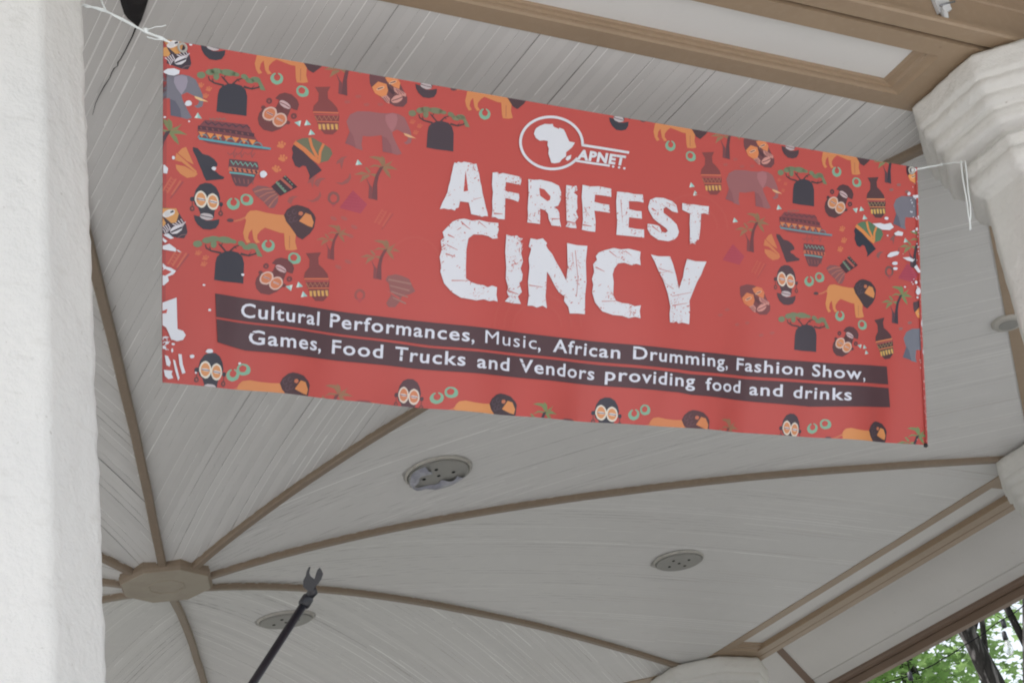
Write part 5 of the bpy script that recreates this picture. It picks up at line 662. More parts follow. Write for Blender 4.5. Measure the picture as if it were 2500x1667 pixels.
# ---------------------------------------------------------------- ground
tag(obj('ground', [(-400, -400, -H), (400, -400, -H), (400, 400, -H), (-400, 400, -H)], [(0, 1, 2, 3)], M_GRASS), kind='structure')
def ngon(r, z, n=64): return [(r * math.cos(2 * math.pi * k / n), r * math.sin(2 * math.pi * k / n), z) for k in range(n)]
tag(obj('gravel_path', ngon(40, -H + .004), [tuple(range(64))], M_GRAVEL), kind='structure')
tag(obj('bounce_disc', [(x + 19.5, y - 3, z) for x, y, z in ngon(20, -H + .008)], [tuple(range(64))], M_BOUNCE), kind='structure')  # unseen pale disc, added in front to bounce light up to the ceiling

# ---------------------------------------------------------------- bandstand
T8 = math.tan(R(22.5)); c8 = math.cos(R(22.5))
A_IN, A_OUT = 3.69, 4.02        # beam soffit, inner and outer apothem
A_COL = 4.183                   # columns stand on the corners, this far from the axis
ROOT = thing('bandstand', (0, 0, -H), 'octagonal bandstand with white board ceiling, brown beams and ribs, and roughcast white columns', 'bandstand')
NZ = (-.2741, -.0810, -.0069, .0142, -.0021); NR = (0, .25, .5, .75, 1)
def prof(x):
    """height of the rib undersides; x = 0 at the boss, 1 at the columns"""
    s = 0
    for i in range(5):
        t = 1
        for j in range(5):
            if j != i: t *= (x - NR[j]) / (NR[i] - NR[j])
        s += NZ[i] * t
    return s
def board(a):
    """height of the boards: they close down onto the beam at the rim"""
    u = min(max((a - 2.2) / 1.4, 0), 1); return prof(min(a / 3.695, 1.0)) + .026 - .021 * u * u * (3 - 2 * u)
def sec(th, a, t, z):
    """sector coordinates (apothem a, along the side t) -> point"""
    return (a * math.cos(th) - t * math.sin(th), a * math.sin(th) + t * math.cos(th), z)
def mitre(mb, th, profile, closed=False):
    """cross-section (a, z) run along one side, mitred at both corners"""
    n = len(profile); vs = []
    for s in (-1, 1):
        for a, z in profile: vs.append(sec(th, a, s * a * T8, z))
    fs = [(i, (i + 1) % n, n + (i + 1) % n, n + i) for i in range(n if closed else n - 1)]
    mb.add(vs, fs)

rng = random.Random(11)
for k in range(8):
    th = R(22.5 + 45 * k)
    # boarded ceiling panel: boards run out from the boss to the beam, each a little proud of or behind its neighbour
    mb = MB(); mi = []; t = -3.74 * T8 + .004; W = .031
    while t < 3.74 * T8:
        w_ = W * rng.uniform(.97, 1.03); t1 = t + w_; dz = rng.gauss(0, .0005) * (1, .12, .12, .3, .6, .7, .9, 1)[k]; ro = (.24, .06, .06, .2, .4, .4, .6, .6)[k]; gd = rng.choice((0, 0, 0, 0, 0, .0002, .0004, .0006, .0009, .0016)) * ro; gw = rng.choice((.0016, .0024, .0034)); tone = rng.choice((0, 0, 0, 3, 4)) if k not in (1, 2) else 0; lt = rng.random()
        tm = (t + t1) / 2; a0 = max(min(abs(t), abs(t1)) / T8 if t * t1 > 0 else .06, .06); n = max(3, int((3.74 - a0) / .16))
        xs = (t, t + gw, tm, t1 - gw, t1); rows = []
        tw = rng.gauss(0, .0008) * ro
        for i in range(n + 1):
            a = a0 + (3.74 - a0) * i / n; z = board(a) + dz
            wob = noise.noise((tm * 9, a * 2.2, k * 7.3)) * .0016
            rows.append([sec(th, a, x, z + wob + (gd + .0006 * ro + .0001 if q in (0, 4) else 0) + tw * (q - 2) / 2) for q, x in enumerate(xs)])
        vs = [p for r_ in rows for p in r_]
        mb.add(vs, [(i * 5 + q, i * 5 + q + 1, i * 5 + q + 6, i * 5 + q + 5) for i in range(n) for q in range(4)])
        for i in range(n):      # paler strips along many of the joints, dark gaps along a few
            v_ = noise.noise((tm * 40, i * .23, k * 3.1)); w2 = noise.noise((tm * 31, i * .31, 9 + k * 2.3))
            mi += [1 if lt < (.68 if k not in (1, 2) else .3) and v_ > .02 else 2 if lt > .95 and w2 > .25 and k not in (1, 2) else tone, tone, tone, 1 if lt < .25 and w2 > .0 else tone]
        t = t1
    cp_ = mb.build('ceiling_panel', M_BOARD, ROOT, fix=False)
    cp_.data.materials.append(M_PALE_STRIP); cp_.data.materials.append(M_GAP); cp_.data.materials.append(M_BOARD2); cp_.data.materials.append(M_BOARD3); cp_.data.polygons.foreach_set('material_index', mi)
    # curved rib on the corner line
    a45 = R(45 * k); mb = MB(); e = Vector((math.cos(a45), math.sin(a45), 0)); s = Vector((-e.y, e.x, 0)); rows = []
    for i in range(41):
        r_ = .12 + (4.0 - .12) * i / 40; z = board(r_ * c8) - .024; jit = noise.noise((r_ * 3, k * 5.1, 0)) * .0025
        rows += [tuple(e * r_ + s * (x + jit) + Vector((0, 0, z + h))) for x, h in ((-.018, .05), (-.0175, .006), (-.013, 0), (.013, 0), (.0175, .006), (.018, .05))]
    mb.add(rows, [(i * 6 + q, i * 6 + q + 1, i * 6 + q + 7, i * 6 + q + 6) for i in range(40) for q in range(5)])
    mb.build('ceiling_rib', M_RIB, ROOT)
    # beam: flat frame round a sunk panel with stepped moulding, and an outer face board
    mb = MB(); E_ = 1.19
    loops = [[(A_IN, -A_IN * T8), (A_OUT, -A_OUT * T8), (A_OUT, A_OUT * T8), (A_IN, A_IN * T8)]]; zs = [0]
    for d, do, z in ((0, 0, 0), (.004, .001, .007), (.010, .002, .010), (.014, .002, .010), (.016, .003, .019), (.024, .003, .022), (.026, .004, .031)):
        loops.append([(3.752 + d, -E_ + d * 2.6), (3.953 - do, -E_ + d * 2.6), (3.953 - do, E_ - d * 2.6), (3.752 + d, E_ - d * 2.6)]); zs.append(z)
    vs = [sec(th, a, t_, z) for lp, z in zip(loops, zs) for a, t_ in lp]
    fs = [(i * 4 + q, i * 4 + (q + 1) % 4, i * 4 + 4 + (q + 1) % 4, i * 4 + 4 + q) for i in range(len(loops) - 1) for q in range(4)]
    mb.add(vs, fs)
    mitre(mb, th, [(A_IN, 0), (A_IN, .075), (A_IN + .03, .30)]); mitre(mb, th, [(A_OUT, 0), (A_OUT, .03)])
    mitre(mb, th, [(4.031, .03), (4.031, .006), (4.035, .003), (4.088, .003), (4.094, .010), (4.094, .022), (4.060, .028), (4.060, .15), (4.065, .155), (4.065, .168), (4.060, .173), (4.060, .70)])
    bo = mb.build('beam', M_BROWN, ROOT, fix=False)
    lp = loops[-1]; pm = MB(); N_ = 14
    g = [[sec(th, lp[0][0] - .002 + (lp[1][0] - lp[0][0] + .004) * j / 3, lp[0][1] - .002 + (lp[2][1] - lp[0][1] + .004) * i / N_, .031 + .0012 * noise.noise((i * .7, j * .9, k))) for j in range(4)] for i in range(N_ + 1)]
    pm.add([p for r_ in g for p in r_], [(i * 4 + j, i * 4 + j + 1, i * 4 + j + 5, i * 4 + j + 4) for i in range(N_) for j in range(3)])
    pm.build('sunk_panel', M_PANEL, bo)
    # eave beyond the beam
    ez = lambda a: .088 + (5.043 - a) * .607
    mb = MB(); mitre(mb, th, [(4.058, ez(4.058)), (4.974, ez(4.974)), (4.974, ez(4.974) + .008), (4.983, ez(4.983) + .008)]); mitre(mb, th, [(4.982, ez(4.982) + .008), (4.982, ez(4.982) + .001), (5.05, ez(5.05) + .001)])
    mb.build('eave_soffit', M_PANEL, ROOT, fix=False)
    mb = MB(); c22 = math.cos(R(22.5)); q0, q1 = (4.06, 5.045)
    p0 = e * (q0 / c22) + Vector((0, 0, ez(q0) - .004)); p1 = e * (q1 / c22) + Vector((0, 0, ez(q1) - .004))
    vs = [p + s * x + Vector((0, 0, h)) for p in (p0, p1) for x, h in ((-.026, .02), (-.026, -.008), (.026, -.008), (.026, .02))]
    mb.add(vs, [(0, 1, 5, 4), (1, 2, 6, 5), (2, 3, 7, 6), (0, 3, 2, 1), (4, 5, 6, 7)]); mb.build('eave_rib', M_FASCIA, ROOT)
    mb = MB(); mitre(mb, th, [(5.043, .098), (5.043, .072), (5.052, .062), (5.052, .045), (5.060, .043), (5.060, .034), (5.046, .030), (5.046, -.012), (5.10, -.012), (5.10, .16), (5.043, .16)], True)
    mb.build('fascia', M_FASCIA, ROOT)
mb = MB(); n = 8
co = lambda a, z: [tuple(Vector((a / math.cos(R(22.5)) * math.cos(R(45 * k)), a / math.cos(R(22.5)) * math.sin(R(45 * k)), z))) for k in range(8)]
mb.add(co(5.16, .15) + co(5.16, .20) + co(3.0, 1.511) + [(0, 0, 3.332)], [(k, (k + 1) % 8, 8 + (k + 1) % 8, 8 + k) for k in range(8)] + [(8 + k, 8 + (k + 1) % 8, 16 + (k + 1) % 8, 16 + k) for k in range(8)] + [(16 + k, 16 + (k + 1) % 8, 24) for k in range(8)])
mb.build('roof', M_ROOF, ROOT)
# boss at the middle of the ceiling
mb = MB(); rot = Matrix.Rotation(R(22.5), 3, 'Z')
mb.lathe((0, 0, 0), [(.19, -.10), (.205, -.12), (.205, -.200), (.209, -.206), (.209, -.222), (.200, -.236)], 8, rot)
boss = mb.build('ceiling_boss', M_RIB, ROOT)
mb = MB(); mb.lathe((0, 0, 0), [(.199, -.2355), (.196, -.2385), (.085, -.2395), (.083, -.2425), (.076, -.2425), (.074, -.2395), (.012, -.2395)], 8, rot)
fo = mb.build('boss_face', M_BOSS, boss); fo['label'] = 'paler weathered underside of the boss'
# dark broken spot in the boards by the near corner and the crack that runs on from it
def zc(x, y):
    th = R(22.5); a = x * math.cos(th) + y * math.sin(th); return board(a)
mb = MB()
hole = [(3.685, .245), (3.645, .246), (3.603, .249), (3.581, .256), (3.562, .268), (3.553, .276), (3.556, .284), (3.573, .291), (3.607, .302), (3.64, .312), (3.685, .325)]
vs = [(x, y, zc(x, y) - .004) for x, y in hole] + [(x * .985 + .055 + 0 * y, .5 * y + .14, zc(x, y) - .012) for x, y in hole]
m_ = len(hole); mb.add(vs, [(i, (i + 1) % m_, m_ + (i + 1) % m_, m_ + i) for i in range(m_)] + [tuple(range(m_, 2 * m_))]); 
o = mb.build('broken_board', M_DARK, ROOT); o['label'] = 'black broken spot in the ceiling boards'
crack = [(3.559, .279), (3.499, .258), (3.439, .233), (3.40, .216), (3.386, .207), (3.368, .204), (3.359, .194), (3.338, .184), (3.314, .176), (3.277, .157), (3.235, .138), (3.193, .121), (3.135, .105)]
cw = (.0045, .0035, .003, .003, .004, .002, .004, .003, .002, .0035, .0025, .002, .001)
mb = MB(); vs = [(x, y + s * c / 2, zc(x, y) - .003) for (x, y), c in zip(crack, cw) for s in (-1, 1)]
mb.add(vs, [(2 * i, 2 * i + 1, 2 * i + 3, 2 * i + 2) for i in range(len(crack) - 1)]); mb.build('crack', M_HOLE, ROOT, fix=False)

# columns: roughcast octagonal shafts with stepped capitals
def octring(r, z, n, amp, sd):
    out = []
    for k in range(n):
        a = 2 * math.pi * k / n; f = math.cos(R(22.5)) / math.cos(((a + 1e-9) % R(45)) - R(22.5)); f = min(f, .9985); rr = r * f
        p = Vector((rr * math.cos(a), rr * math.sin(a), z))
        d = amp * (noise.noise(p * 22 + Vector((sd, 0, 0))) + .6 * noise.noise(p * 55)) + amp * .35 * noise.noise(p * 6)
        out.append(tuple(p * 1.0 + Vector((math.cos(a), math.sin(a), .25)) * d))
    return out
def octlathe(name, levels, n, amp, m, parent, loc, cap_top=False):
    mb = MB()
    for r, z in levels: mb.v += [(x + loc[0], y + loc[1], z_) for x, y, z_ in octring(r, z, n, amp, loc[0])]
    for i in range(len(levels) - 1):
        for k in range(n):
            a = i * n + k; b = i * n + (k + 1) % n; mb.f.append((a, b, b + n, a + n))
    if cap_top: mb.f.append(tuple(range((len(levels) - 1) * n, len(levels) * n)))
    o = mb.build(name, m, parent, smooth=True); return o
def levels(pts, step):
    out = []
    for (r0, z0), (r1, z1) in zip(pts[:-1], pts[1:]):
        n = max(1, int(math.hypot(z1 - z0, r1 - r0) / step))
        out += [(r0 + (r1 - r0) * i / n, z0 + (z1 - z0) * i / n) for i in range(n)]
    return out + [pts[-1]]
SHAFT = [(.31, FLOOR), (.31, FLOOR + .22), (.27, FLOOR + .27), (.245, FLOOR + .30), (.240, FLOOR + .34), (.236, -1.95), (.226, -1.0), (.219, -.375)]
CAPITAL = [(.219, -.375), (.224, -.36), (.250, -.348), (.260, -.325), (.254, -.300), (.246, -.292), (.256, -.284), (.258, -.252), (.238, -.246), (.238, -.236), (.298, -.232), (.309, -.226), (.313, -.196), (.306, -.188), (.308, -.182), (.328, -.176), (.333, -.150), (.328, -.142), (.330, -.136), (.349, -.130), (.355, -.108), (.350, -.100), (.352, -.094), (.362, -.088), (.366, -.018), (.350, -.003)]
for k in range(8):
    a = R(45 * k); loc = (A_COL * math.cos(a), A_COL * math.sin(a) - (.008 if k == 0 else 0)); near = k in (0, 1)
    c = octlathe('column', levels(SHAFT, .022 if near else .06), 96 if near else 48, .0034, M_STUCCO, ROOT, loc)
    octlathe('capital', levels(CAPITAL, .010 if near else .02), 120 if near else 64, .0042, M_STUCCO, c, loc, True)
mb = MB(); mb.add(co(4.75, -H - .2) + co(4.75, FLOOR), [(k, (k + 1) % 8, 8 + (k + 1) % 8, 8 + k) for k in range(8)] + [tuple(range(8, 16))]); mb.build('floor_slab', M_CONC, ROOT)

# ---------------------------------------------------------------- round plates on the ceiling
def plate(xy, rad, label, film=False, turn=0.0):
    x, y = xy; az = math.atan2(y, x); th = R(22.5) + R(45) * math.floor(az / R(45)); a = x * math.cos(th) + y * math.sin(th)
    z = board(a); sl = (prof((a + .02) / 3.695) - prof((a - .02) / 3.695)) / .04
    e = Vector((math.cos(th), math.sin(th), sl)).normalized(); s = Vector((-math.sin(th), math.cos(th), 0)); dn = e.cross(s)
    if dn.z > 0: dn = -dn
    rot = Matrix((e, s, dn)).transposed()
    t_ = thing('ceiling_plate', (x, y, z), label, 'ceiling plate', 'round plates on the bandstand ceiling'); c = Vector((x, y, z))
    mb = MB(); mb.lathe(c, [(rad * .93, .004), (rad * .94, .012), (rad * .97, .013), (rad * 1.0, .008), (rad * 1.01, .001), (rad * 1.01, -.004)], 40, rot)
    mb.build('trim_ring', M_RING, t_, True)
    mb = MB(); n = 48; vs = []
    for i in range(n):
        a_ = 2 * math.pi * i / n; q_ = noise.noise((math.cos(a_) * 2.2, math.sin(a_) * 2.2, x * 3))
        for r_, h in ((rad * .98, .0022), (rad * (1.07 + .10 * max(0, q_ + .1)), .0012)): vs.append(c + rot @ Vector((r_ * math.cos(a_), r_ * math.sin(a_), h)))
    mb.add(vs, [(2 * i, 2 * i + 1, (2 * i + 3) % (2 * n), (2 * i + 2) % (2 * n)) for i in range(n)]); mb.build('dust_ring', M_DUST, t_, False, False)
    mb = MB(); mb.lathe(c, [(rad * .90, -.004), (rad * .915, .0165), (rad * .87, .020), (rad * .10, .021)], 40, rot); p = mb.build('cover', M_PLATE, t_)
    for i in range(5):
        ang = turn + i * math.pi / 2; q = c + rot @ Vector((0 if i == 4 else rad * .45 * math.cos(ang), 0 if i == 4 else rad * .45 * math.sin(ang), 0))
        mb = MB(); mb.lathe(q, [(rad * .055, .019), (rad * .055, .0225), (rad * .03, .0228)], 12, rot); mb.build('hole', M_HOLE, p)
    if film:
        fm = MB(); n = 22; ring = []
        for i in range(n + 1):
            u = -2.0 + 3.9 * i / n; ro = rad * (.90 + .03 * math.sin(5 * u)); ri = rad * (.58 + .22 * math.sin(2.3 * u + 1) + .08 * math.sin(7 * u))
            for q_, r_ in enumerate((ro, (ro + ri) / 2, ri)):
                h = .0225 + (.006 + .008 * abs(math.sin(4 * u + q_))) * (q_ == 1) + .010 * (q_ == 2) * max(0, math.sin(3 * u)); ring.append(c + rot @ Vector((r_ * math.cos(u + turn + 2.5), r_ * math.sin(u + turn + 2.5), h)))
        fm.add(ring, [(i * 3 + j, i * 3 + j + 1, i * 3 + j + 4, i * 3 + j + 3) for i in range(n) for j in range(2)])
        o = fm.build('peeling_film', M_FILM, t_, True, False); o['label'] = 'crumpled bluish foil hanging off the plate'
plate((.476, 1.19), .142, 'round grey ceiling plate with crumpled bluish foil peeling off it', True, .2)
plate((-1.02, 2.475), .128, 'plain dark grey ceiling plate with five holes, between the two lower right ribs', False, .5)
plate((-1.18, .482), .142, 'grey ceiling plate with five holes, behind the black microphone stand boom', False, .1)
# small junction box on the far beam edge, half behind the right column
jb = thing('junction_box', (1.40, 3.42, .03), 'small round grey box on the brown beam edge, half hidden by the right column', 'junction box')
mb = MB(); mb.lathe((1.40, 3.42, .03), [(.066, .02), (.066, -.035), (.058, -.042), (.043, -.043)], 28); mb.build('housing', M_RING, jb, True)
mb = MB(); mb.lathe((1.40, 3.42, .03), [(.041, -.040), (.041, -.0445), (.02, -.045)], 28); mb.build('lid', M_PLATE, jb)

# ---------------------------------------------------------------- the banner
B_O = Vector((4.021939, .376846, -.404218)); B_S = Vector((-.382609, .923699, .019772)); B_T = Vector((-.371095, -.134044, -.918869)); B_N = Vector((.846108, .358904, -.394067))
def swell(s, t):
    """how far the cloth stands off its flat plane (m); s along the top, t down"""
    d = -t / .81
    v = .006 * math.sin(math.pi * s / 2.29) * math.sin(math.pi * min(max(d, 0), 1) * .9)
    v += .016 * math.exp(-((s - .135 - .03 * d) / .055) ** 2) * max(0, min(1, (d - .35) / .5))
    v += .017 * d * d * math.sin(2 * math.pi * (s * 1.75 - d * .35)) * min(1, s / .3) * min(1, (2.3 - s) / .2)
    v += .010 * d ** 3 * math.sin(2 * math.pi * (s * 4.1 + d * .6 + .3))
    return v
def surf(x, y, off=0.0):
    s, t = x / 1000, y / 1000
    return B_O + B_S * s - B_T * t + B_N * (swell(s, t) + off)
CLOTH = (185, 74, 70)
def pr_col(c):
    w_ = lin((222, 222, 226)); return tuple(min(.86, max(.008, l / q * .725)) for l, q in zip(lin(c), w_))
bm = bmesh.new(); cl = bm.loops.layers.float_color.new('print'); ll = bm.faces.layers.int.new('layer')
def draw(pts, c, layer):
    """one printed shape in banner millimetres"""
    P_ = [Vector((x, y, 0)) for x, y in pts]
    if len(P_) < 3: return
    try: tri = tessellate_polygon([P_])
    except Exception: return
    vs = [bm.verts.new(p) for p in P_]; k4 = (*pr_col(c), 1.0)
    for t in tri:
        a, b, c_ = (vs[i] for i in t)
        ar = (b.co - a.co).cross(c_.co - a.co).z
        if abs(ar) < 1e-4: continue
        try: f = bm.faces.new((a, b, c_) if ar > 0 else (a, c_, b))
        except ValueError: continue
        f[ll] = layer
        for l in f.loops: l[cl] = k4
def fade(c, f):
    if sum(c) > 470 and f > 0: f *= .3
    return tuple(v + (q - v) * f for v, q in zip(c, CLOTH))
def pairs(fl): return [(fl[i], fl[i + 1]) for i in range(0, len(fl), 2)]
draw(OUTLINE, CLOTH, 0)
draw([(2255, 0), (2262, 0), (2312, -812), (2304, -812)], (176, 68, 65), 8); draw([(0, 0), (9, 0), (58, -806), (50, -806)], (166, 66, 66), 1)
for name, dx, dy, px, py, f, sc, rot in PLACES:
    ca, sa = math.cos(R(-rot)), math.sin(R(-rot))
    for layer, c, fl in MOTIFS[name]:
        pts = []
        for x, y in pairs(fl):
            u, v = (x - px) * sc, (y - py) * sc; pts.append((px + dx + u * ca - v * sa, py + dy + u * sa + v * ca))
        draw(pts, fade(c, f), layer + 1)
for layer, c, fl in PRINT: draw(pairs(fl), c, layer + 1)
# white paint worn off the title letters: small flakes, thick in a few patches of each letter
def inside(x, y, p):
    c = False; j = len(p) - 1
    for i in range(len(p)):
        if (p[i][1] > y) != (p[j][1] > y) and x < (p[j][0] - p[i][0]) * (y - p[i][1]) / (p[j][1] - p[i][1]) + p[i][0]: c = not c
        j = i
    return c
rw = random.Random(5)
for li, (layer, c, fl) in enumerate([q for q in PRINT if q[0] == 6][:13]):
    p = pairs(fl); x0, x1, y0, y1 = min(a for a, b_ in p), max(a for a, b_ in p), min(b_ for a, b_ in p), max(b_ for a, b_ in p); big = li >= 8
    cs = [(rw.uniform(x0, x1), rw.uniform(y0, y1), rw.uniform(7, 18)) for _ in range(6 if big else 4)]; k = 0
    edge = [p[i] for i in range(len(p))]
    for _ in range(4000):
        u = rw.random()
        if u < .55: cx, cy, s_ = rw.choice(cs)
        elif u < .8: (cx, cy), s_ = rw.choice(edge), 5
        else: cx, cy, s_ = rw.uniform(x0, x1), rw.uniform(y0, y1), 2
        x, y = rw.gauss(cx, s_), rw.gauss(cy, s_ * 1.2)
        if not inside(x, y, p): continue
        r_ = rw.choice((.6, .8, .9, 1.1, 1.6, 2.4)); ph = rw.random() * 6; el = rw.choice((1, 1, 1.4, 2.4, 3.2)); a_ = rw.choice((rw.uniform(0, 3.1), 1.45, .6))
        pts = []
        for i in range(5):
            t_ = ph + i * 6.283 / 5; u, v = r_ * rw.uniform(.5, 1.2) * math.cos(t_) * el, r_ * rw.uniform(.5, 1.2) * math.sin(t_) / el ** .5
            pts.append((x + u * math.cos(a_) - v * math.sin(a_), y + u * math.sin(a_) + v * math.cos(a_)))
        draw(pts, (200, 140, 142) if rw.random() < .4 else (190, 98, 94), 8); k += 1
        if k > (150 if big else 80): break
# the two lines of small lettering
def text_mesh(body, off=.015):
    cu = bpy.data.curves.new('t', 'FONT'); cu.body = body; cu.size = 1; cu.offset = off; cu.space_character = 1.12; cu.resolution_u = 3
    o = bpy.data.objects.new('t', cu); COL.objects.link(o); dg = bpy.context.evaluated_depsgraph_get(); e = o.evaluated_get(dg); me = e.to_mesh()
    vs = [tuple(v.co) for v in me.vertices]; fs = [tuple(p.vertices) for p in me.polygons]; e.to_mesh_clear()
    bpy.data.objects.remove(o, do_unlink=True); bpy.data.curves.remove(cu); return vs, fs
vs, fs = text_mesh('H'); CAP = max(v[1] for v in vs); LC = (214, 216, 232)
for word, x0, y0, x1, y1 in WORDS:
    vs, fs = text_mesh(word, 0 if word == 'Music' else .015); lo = min(v[0] for v in vs); hi = max(v[0] for v in vs)
    if word == ',': kx = 33 / CAP; vv = [bm.verts.new((x0 + (v[0] - lo) * kx, y0 + v[1] * kx, 0)) for v in vs]
    else: kx = (x1 - x0) / (hi - lo); vv = [bm.verts.new((x0 + (v[0] - lo) * kx, y0 + (y1 - y0) * (v[0] - lo) / (hi - lo) + v[1] * 33 / CAP, 0)) for v in vs]
    k4 = (*pr_col(LC), 1)
    for f_ in fs:
        try: f = bm.faces.new([vv[i] for i in f_])
        except ValueError: continue
        if f.normal.z < 0 or (f.calc_center_median() and f.normal.length == 0): f.normal_update()
        f.normal_update()
        if f.normal.z < 0: f.normal_flip()
        f[ll] = 5
        for l in f.loops: l[cl] = k4
BARC = (76, 50, 58); rc = random.Random(4)
for word, x0, y0, x1, y1 in WORDS:
    if word[0] in 'PFADTVG':
        wc = 20
        for k in range(2):
            hy = y0 + (23, 11, 18)[k] + rc.uniform(-3, 3); w_ = rc.uniform(.9, 1.8); xa = x0 - 1 + (0, 9, 3)[k]
            draw([(xa, hy), (xa + wc * rc.uniform(.5, .8), hy + rc.uniform(-3, 4)), (xa + wc * .8, hy + w_), (xa + wc * .3, hy + w_ * 1.2)], BARC, 7)
x0, y0, x1, y1 = LOGO; vs, fs = text_mesh('APNET', .05); lo = min(v[0] for v in vs); hi = max(v[0] for v in vs) + .12
vv = [bm.verts.new((x0 + (v[0] + .16 * v[1] - lo) * (x1 - x0) / (hi - lo), y0 + (y1 - y0) * (v[0] - lo) / (hi - lo) + v[1] * 25 / CAP, 0)) for v in vs]
for f_ in fs:
    try: f = bm.faces.new([vv[i] for i in f_])
    except ValueError: continue
    f.normal_update()
    if f.normal.z < 0: f.normal_flip()
    f[ll] = 7
    for l in f.loops: l[cl] = (*pr_col((216, 217, 228)), 1)
# keep what lies on the cloth, then cut it fine enough to follow the folds
def cut(co_, no, clear=False):
    bmesh.ops.bisect_plane(bm, geom=bm.verts[:] + bm.edges[:] + bm.faces[:], dist=1e-4, plane_co=co_, plane_no=no, clear_outer=clear)
bmesh.ops.triangulate(bm, faces=bm.faces[:])
cen = Vector((1150, -400, 0))
for i in range(len(OUTLINE)):
    a, b = Vector((*OUTLINE[i], 0)), Vector((*OUTLINE[(i + 1) % len(OUTLINE)], 0)); d = b - a; no = Vector((d.y, -d.x, 0)).normalized()
    if no.dot(cen - a) > 0: no = -no
    if i in (1, 2): a = Vector((2262, 0, 0)); no = Vector((812, 50, 0)).normalized()
    if i in (12, 13): a = Vector((0, 0, 0)); no = Vector((-806, -50, 0)).normalized()
    cut(a, no, True)
for x in range(16, 2310, 16): cut((x, 0, 0), (1, 0, 0))
for y in range(-20, -825, -20): cut((0, y, 0), (0, 1, 0))
for f in list(bm.faces):      # back of the cloth
    if f[ll] == 0:
        n_ = bm.faces.new([bm.verts.new(v.co) for v in reversed(f.verts)]); n_[ll] = -4
        for l in n_.loops: l[cl] = (.34, .15, .14, 1)
lay = {}
for f in bm.faces:
    for v in f.verts: lay[v] = f[ll]
for v in bm.verts: v.co = surf(v.co.x, v.co.y, lay.get(v, 0) * .0004) + Vector((0, 0, H))
M_PRINT = bpy.data.materials.new('printed_banner_vinyl'); M_PRINT.use_nodes = True; t = M_PRINT.node_tree; b = t.nodes['Principled BSDF']
at_ = t.nodes.new('ShaderNodeAttribute'); at_.attribute_name = 'print'; t.links.new(at_.outputs['Color'], b.inputs['Base Color'])
b.inputs['Roughness'].default_value = .36; b.inputs['Specular IOR Level'].default_value = .45
tc = t.nodes.new('ShaderNodeTexCoord'); n_ = t.nodes.new('ShaderNodeTexNoise'); n_.inputs['Scale'].default_value = 420; bp = t.nodes.new('ShaderNodeBump'); bp.inputs['Strength'].default_value = .12; bp.inputs['Distance'].default_value = .001
t.links.new(tc.outputs['Object'], n_.inputs['Vector']); t.links.new(n_.outputs['Fac'], bp.inputs['Height']); t.links.new(bp.outputs[0], b.inputs['Normal'])
bt = thing('banner', tuple(B_O), 'red festival banner with white lettering and African motifs, strung between the two near columns', 'banner')
for v in bm.verts: v.co -= ORG[bt.name]
me = bpy.data.meshes.new('printed_cloth'); bm.to_mesh(me); bm.free(); me.materials.append(M_PRINT)
for p in me.polygons: p.use_smooth = True
bc = bpy.data.objects.new('printed_cloth', me); COL.objects.link(bc); bc.parent = bt; ORG[bc.name] = ORG[bt.name]
rotn = Matrix((B_S, -B_T, B_N)).transposed()
for x, y in ((46, -14), (2240, -12)):
    mb = MB(); c = surf(x, y, .0045); n = 20; vs = []
    for r_, h in ((.0065, 0), (.0075, .002), (.0115, .002), (.0125, 0)): vs += [c + rotn @ Vector((r_ * math.cos(2 * math.pi * i / n), r_ * math.sin(2 * math.pi * i / n), h)) for i in range(n)]
    mb.add(vs, [(j * n + i, j * n + (i + 1) % n, j * n + n + (i + 1) % n, j * n + n + i) for j in range(3) for i in range(n)]); mb.build('eyelet', M_RING, bt, True)

mb = MB(); mb.lathe(surf(2305, -809, .002), [(.001, -.007), (.007, -.003), (.006, .004), (.001, .007)], 8); mb.build('corner_knot', M_BLACK, bt, True)

# ---------------------------------------------------------------- cords
def strand(mb, pts, r, wob=.0, seed=0):
    P_ = [Vector(p) for p in pts]; out = []
    for i in range(len(P_) - 1):
        for j in range(6):
            u = j / 6; p = P_[i].lerp(P_[i + 1], u); q = (i + u) * 2.1 + seed
            out.append(p + Vector((math.sin(q * 1.7), math.cos(q * 2.3), math.sin(q * 2.9 + 1))) * wob)
    mb.tube(out + [P_[-1]], r, 6)
cl_ = thing('tie_string', (4.09, .214, -.35), 'frayed white string of several strands from the left column to the banner corner', 'cord', 'cords holding the banner')
mb = MB(); E0 = (4.024, .392, -.417)
for s_, wv in ((0, .0012), (1.7, .002), (3.1, .0025)): strand(mb, [(4.094, .203, -.349), (4.074, .251, -.354), (4.038, .338, -.393), E0], .0021, wv, s_)
mb.tube([(4.06, .15, -.345), (4.094, .203, -.349)], .002, 6); mb.build('strands', M_CORD, cl_, True)
mb = MB(); strand(mb, [(4.074, .251, -.354), (4.077, .243, -.32), (4.079, .236, -.27)], .002, .001); mb.build('loose_strand', M_CORD, cl_, True)
mb = MB(); mb.lathe((4.038, .338, -.389), [(.001, -.008), (.006, -.005), (.007, .003), (.001, .008)], 8); strand(mb, [(4.038, .338, -.389), (4.032, .36, -.376), (4.026, .385, -.368)], .0013, .001); strand(mb, [(4.027, .375, -.412), (4.036, .352, -.412), (4.039, .341, -.408)], .0016, .001); mb.build('knot', M_CORD, cl_, True)
E1 = surf(2240, -12, .006)
cr_ = thing('tie_string', tuple(E1), 'thin white string tying the banner to the right column with a long hanging loop', 'cord', 'cords holding the banner')
mb = MB(); K = Vector(CORD_K); KP = Vector(CORD_P)
strand(mb, [E1, E1.lerp(KP, .5) , KP], .0030, .0005); strand(mb, [KP, KP.lerp(K, .5) + Vector((.004, 0, -.001)), K], .0022, .0008)
